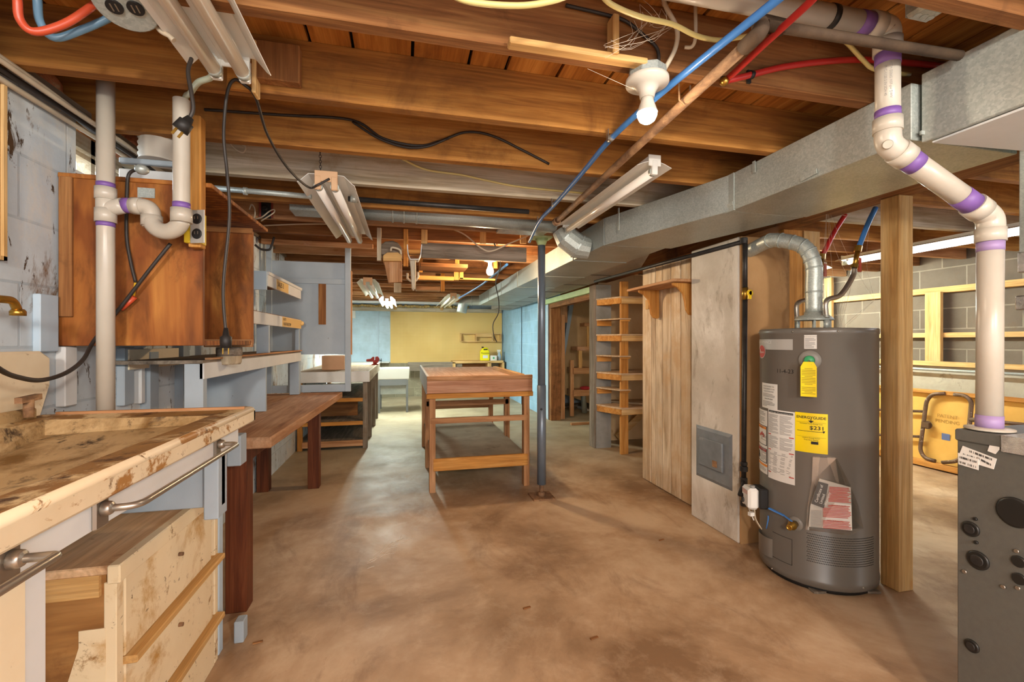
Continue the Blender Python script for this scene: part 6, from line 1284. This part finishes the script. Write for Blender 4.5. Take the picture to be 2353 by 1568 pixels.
hb('hanger_stick', 1013, 628, 1022, 670, 5.4, .04, W['orangeZ'], 'orange upright stick at the end of the short reddish plank', 'stick')
hb('slat_bundle', 905, 650, 922, 672, 5.0, .05, W['washZ'], 'small pale bundle of slats hanging under the joists', 'bundle')
# switch and wire box on the far joist, left
t = thing('wall_timer_box', 'black electrical device in a red frame on the joist above the plywood cabinet', 'electrical box', at(610, 480, Y=3.15))
hb('frame', 595, 463, 626, 500, 3.15, .02, plain('dull_red', '8a3a2c'), par=t); hb('device', 600, 462, 622, 502, 3.14, .015, MT['black'], par=t)
p = at(609, 479, Y=3.138); b = MB(); b.lathe([(.02, 0), (.02, -.01), (.012, -.014)], p, 'Y', 14); b.build('dial', MT['knock'], t)
run('loose_wire', 'white wire looping in front of the black electrical device', 'wire', [at(575, 505, Y=3.1), at(600, 500, Y=3.08), at(620, 485, Y=3.08), at(630, 482, Y=3.08), at(628, 490, Y=3.08), at(600, 508, Y=3.08)], .004, MT['nm'])
run('loose_wire', 'white wire curl left of the black electrical device', 'wire', [at(573, 482, Y=3.1), at(578, 470, Y=3.1), at(585, 480, Y=3.1), at(586, 495, Y=3.1), at(583, 503, Y=3.1)], .004, MT['nm'])
run('cabinet_cord', 'black cord drooping behind the plywood cabinet beside the grey post', 'cord', [at(586, 563, Y=3.6), at(600, 573, Y=3.6), at(618, 574, Y=3.6), at(624, 565, Y=3.6), at(630, 545, Y=3.6)], .008, MT['cordb'])
t = thing('ceiling_water_pipe', 'grey galvanized water pipe crossing under the fourth joist', 'pipe', at(600, 440, Y=2.36))
b = MB(); b.tube([at(488, 432, Y=2.45), at(716, 452, Y=2.45)], .0135, 12); b.build('pipe', MT['galv2'], t)
b = MB(); b.tube([at(560, 439, Y=2.45), at(568, 440, Y=2.45)], .019, 12); b.build('coupling', MT['galv'], t)
t = thing('ceiling_water_pipe', 'dark iron water pipe crossing farther right under the fourth joist', 'pipe', at(1000, 470, Y=2.55))
b = MB(); b.tube([at(800, 457, Y=2.5), at(1215, 487, Y=2.5)], .014, 12); b.build('pipe', MT['iron'], t)
b = MB(); b.tube([at(806, 457, Y=2.5), at(822, 459, Y=2.5)], .019, 8); b.build('coupling', MT['galv'], t)
# junction box at upper right
p = at(2125, 26, Y=.86); t = thing('junction_box', 'grey steel junction box with three knockouts on the joist at the upper right', 'electrical box', p)
b = MB(); b.box(p.x-.037, p.x+.037, .835, .885, p.z-.012, p.z+.05); b.build('box', MT['galv'], t, bevel=.008)
b = MB()
for k in (-.021, 0, .021): b.lathe([(.0085, 0), (.0085, -.0015)], (p.x+k, .862, p.z-.012), 'Z', 14)
b.build('knockout', MT['galv2'], t)
b = MB(); a = at(1958, 30, Y=1.1)
# ================================================================ SIDE ROOM: rails, folding table
wx = 5.29
def yz(u, X=wx): return at(u, 784, X=X).y
for (v, th, lab) in ((667, .06, 'yellow pine rail along the side room block wall, upper of two'), (770.5, .05, 'yellow pine rail along the side room block wall, lower of two')):
    z = at(2165, v, X=wx).z; bx('wall_rail', wx-.04, wx+.03, .6, 6.4, z-th/2, z+th/2, W['studY'], lab, 'rail')
p, q = at(2130, 680, X=wx-.05), at(2166, 868, X=wx-.05)
bx('wall_stud', wx-.08, wx-.04, q.y, p.y, .955, at(2148, 672, X=wx-.05).z, W['studZ'], 'short yellow knotty stud on the side room block wall', 'stud')
bx('wall_stud', wx-.08, wx-.04, 4.55, 4.65, .955, 2.0, W['studZ'], 'yellow stud on the side room block wall seen behind the hoses', 'stud')
pz = at(2165, 873, X=5.07).z
bx('ledge_plate', 5.03, 5.12, .5, 6.8, .955, 1.0, W['studY'], 'yellow pine plate lying on the concrete curb in the side room', 'plate')
b = MB(); b.tube([(5.02, .6, .92), (5.02, 6.5, .92)], .014, 10); tag(b.build('conduit', MT['galv2']), 'thin grey conduit along the curb above the yellow folding table', 'conduit')
# yellow folding table leaning on the curb
tX = 4.92
zt_, zb_ = at(2095, 893, X=tX).z, at(2095, 1052, X=tX-.12).z
t = thing('folding_table', 'yellow folding table leaning on its side against the curb in the side room', 'table', (tX, 3.2, 0))
ya, yb_ = 1.6, 4.9
def lean(y, z, off=0): f = (z-0)/(zt_); return Vector((tX-.10+.09*f-off, y, z))
b = MB(); b.hexa([lean(ya, 0.06), lean(yb_, 0.06), lean(yb_, .06)+Vector((.02, 0, 0)), lean(ya, .06)+Vector((.02, 0, 0)), lean(ya, zt_), lean(yb_, zt_), lean(yb_, zt_)+Vector((.02, 0, 0)), lean(ya, zt_)+Vector((.02, 0, 0))])
b.build('tabletop', paint('yellow_hardboard', 'd8ab58', 'c99a48', 3, .6, ((8, .66, .72, 'a87c38'),), .05), t)
for z in (.03, zt_-.02):
    b = MB(); b.bar(lean(ya, z+.01, .02), lean(yb_, z+.01, .02), .045, .055 if z < .1 else .035); b.build('edge_rail', W['orangeY'], t, bevel=.003)
LG = paint('rusty_leg_steel', '6f5848', '56432f', 20, .5, ((30, .6, .68, 'b5aca0'),), .1, .4)
def P3(x, y, off=.04):   # crop coordinates of the reference view -> point just in front of the table
    u, v = 2000+x/4.612, 780+y/4.612; d = at(u, v, X=tX-.05); return lean(d.y, d.z, off)
for pts in (((800, 575), (660, 580), (605, 650), (585, 1170), (640, 1255), (755, 1285)), ((890, 585), (1010, 595), (1080, 660), (1080, 900), (1060, 1180), (1000, 1290), (830, 1300))):
    b = MB(); b.tube([P3(*p_) for p_ in pts], .0165, 12, fillet=.08); b.build('leg_frame', LG, t)
for (a, c) in (((-900, 700), (590, 765)), ((-900, 960), (575, 1030)), ((1080, 850), (1900, 925))):
    b = MB(); b.tube([P3(*a), P3(*c)], [.02, .012], 8); b.build('brace', LG, t)
b = MB(); p_ = P3(632, 905, .03); b.lathe([(.04, 0), (.04, -.01)], p_, 'X', 16); b.bar(p_+Vector((-.02, .03, 0)), p_+Vector((-.02, -.03, 0)), .03, .05); b.build('latch', LG, t)
b = MB(); p_ = P3(812, 1035, .003); b.box(p_.x-.002, p_.x, p_.y-.032, p_.y+.032, p_.z-.03, p_.z+.03); b.build('blue_sticker', plain('blue_sticker', '5d6f9c'), t)
b = MB(); p_ = P3(812, 860, .003); b.text('PATENT', .045, lambda x, y: Vector((p_.x-.001, p_.y-x, p_.z+y+.02))); b.text('PENDING', .045, lambda x, y: Vector((p_.x-.001, p_.y-x, p_.z+y-.03))); b.build('stencil_lettering', plain('brown_stencil', '9c7838'), t, fix=False)
# cobwebs near the lamp
rn = random.Random(11); b = MB()
anch = [at(u, v, Y=1.12) for u, v in ((1470, 10), (1520, 20), (1400, 110), (1470, 70), (1530, 60), (1440, 95))]
for i in range(26):
    a, c = rn.choice(anch), rn.choice(anch)
    if a == c: continue
    m = (a+c)/2+Vector((rn.uniform(-.02, .02), rn.uniform(-.03, .03), rn.uniform(-.03, .0))); b.spline([a+Vector((rn.uniform(-.03, .03), 0, rn.uniform(-.03, .03))), m, c], .0005, 4, 3)
b.tube([at(1350, 158, Y=1.18), at(1455, 205, Y=1.2)], .0006, 4); b.tube([at(1390, 110, Y=1.1), at(1545, 62, Y=1.1)], .0006, 4)
tag(b.build('cobweb', MT['web']), 'tangled cobweb strung above the lamp box', 'cobweb', kind='stuff')
b = MB(); anch = [at(u, v, Y=2.0) for u, v in ((1900, 470), (2000, 500), (1950, 640), (1900, 700), (2010, 690), (1930, 760))]
for i in range(18):
    a, c = rn.sample(anch, 2); b.spline([a, (a+c)/2+Vector((rn.uniform(-.02, .02), .02, -.02)), c], .0005, 4, 3)
tag(b.build('cobweb', MT['web']), 'fine cobweb strands between the flue and the pine post', 'cobweb', kind='stuff')
# chalky scribble on the floor
b = MB(); rn = random.Random(2)
for i in range(16):
    u, v = 835+i*5+rn.uniform(-10, 10), 1302-i*4+rn.uniform(-6, 6); p = at(u, v, Z=.0006); q = at(u+rn.uniform(15, 40), v-rn.uniform(4, 26), Z=.0006); b.tube([p, (p+q)/2+Vector((rn.uniform(-.02, .02), rn.uniform(-.02, .02), 0)), q], .0011, 4)
tag(b.build('chalk_scribble', plain('chalk', 'd8cfc0', .9)), 'faint white chalky scribble on the open concrete floor', 'mark')
# small floor debris
for (u, v, lab) in ((1520, 1243, 'tiny dark wood chip on the floor left of the water heater'), (1365, 1470, 'small dark leaf scrap on the floor in the foreground'), (590, 1480, 'dark splinter on the floor beside the drawer cabinet'), (1210, 1400, 'small straw-coloured scrap on the open floor')):
    p = at(u, v, Z=0); b = MB(); b.bar(p+Vector((-.015, 0, .003)), p+Vector((.02, .008, .003)), .01, .004)
    tag(b.build('floor_scrap', W['brownX']), lab, 'scrap')
# ================================================================ LIGHT
wd = bpy.data.worlds.new('World'); SC.world = wd; wd.use_nodes = True
bgn = wd.node_tree.nodes['Background']; bgn.inputs[0].default_value = (.93, .96, 1.0, 1); bgn.inputs[1].default_value = 1.1
def area(nm, loc, rot, sx, sy, e, col):
    l = bpy.data.lights.new(nm, 'AREA'); l.shape = 'RECTANGLE'; l.size = sx; l.size_y = sy; l.energy = e; l.color = col
    o = bpy.data.objects.new(nm, l); COL.objects.link(o); o.location = loc; o.rotation_euler = rot; return o
area('daylight_through_window', (XL-.6, 2.2, 2.1), (0, radians(-70), 0), .6, .5, 12, (.78, .9, 1))
for lx, ly in ((-.35, -1.75), (1.15, -1.75)):   # two unseen fill lamps added behind the camera to brighten the room
    l = bpy.data.lights.new('rear_fill_light', 'POINT'); l.energy = 80; l.color = (1, .92, .82); l.shadow_soft_size = .12
    o = bpy.data.objects.new('rear_fill_light', l); COL.objects.link(o); o.location = (lx, ly, 1.86)
try: SC.cycles.use_denoising = True
except Exception: pass
SC.cycles.max_bounces = 8; SC.cycles.diffuse_bounces = 5; SC.cycles.glossy_bounces = 3; SC.cycles.transparent_max_bounces = 8
SC.cycles.sample_clamp_indirect = 6
SC.view_settings.view_transform = 'Standard'; SC.view_settings.look = 'None'; SC.view_settings.gamma = 1; SC.view_settings.use_curve_mapping = False
SC.view_settings.exposure = 1.42
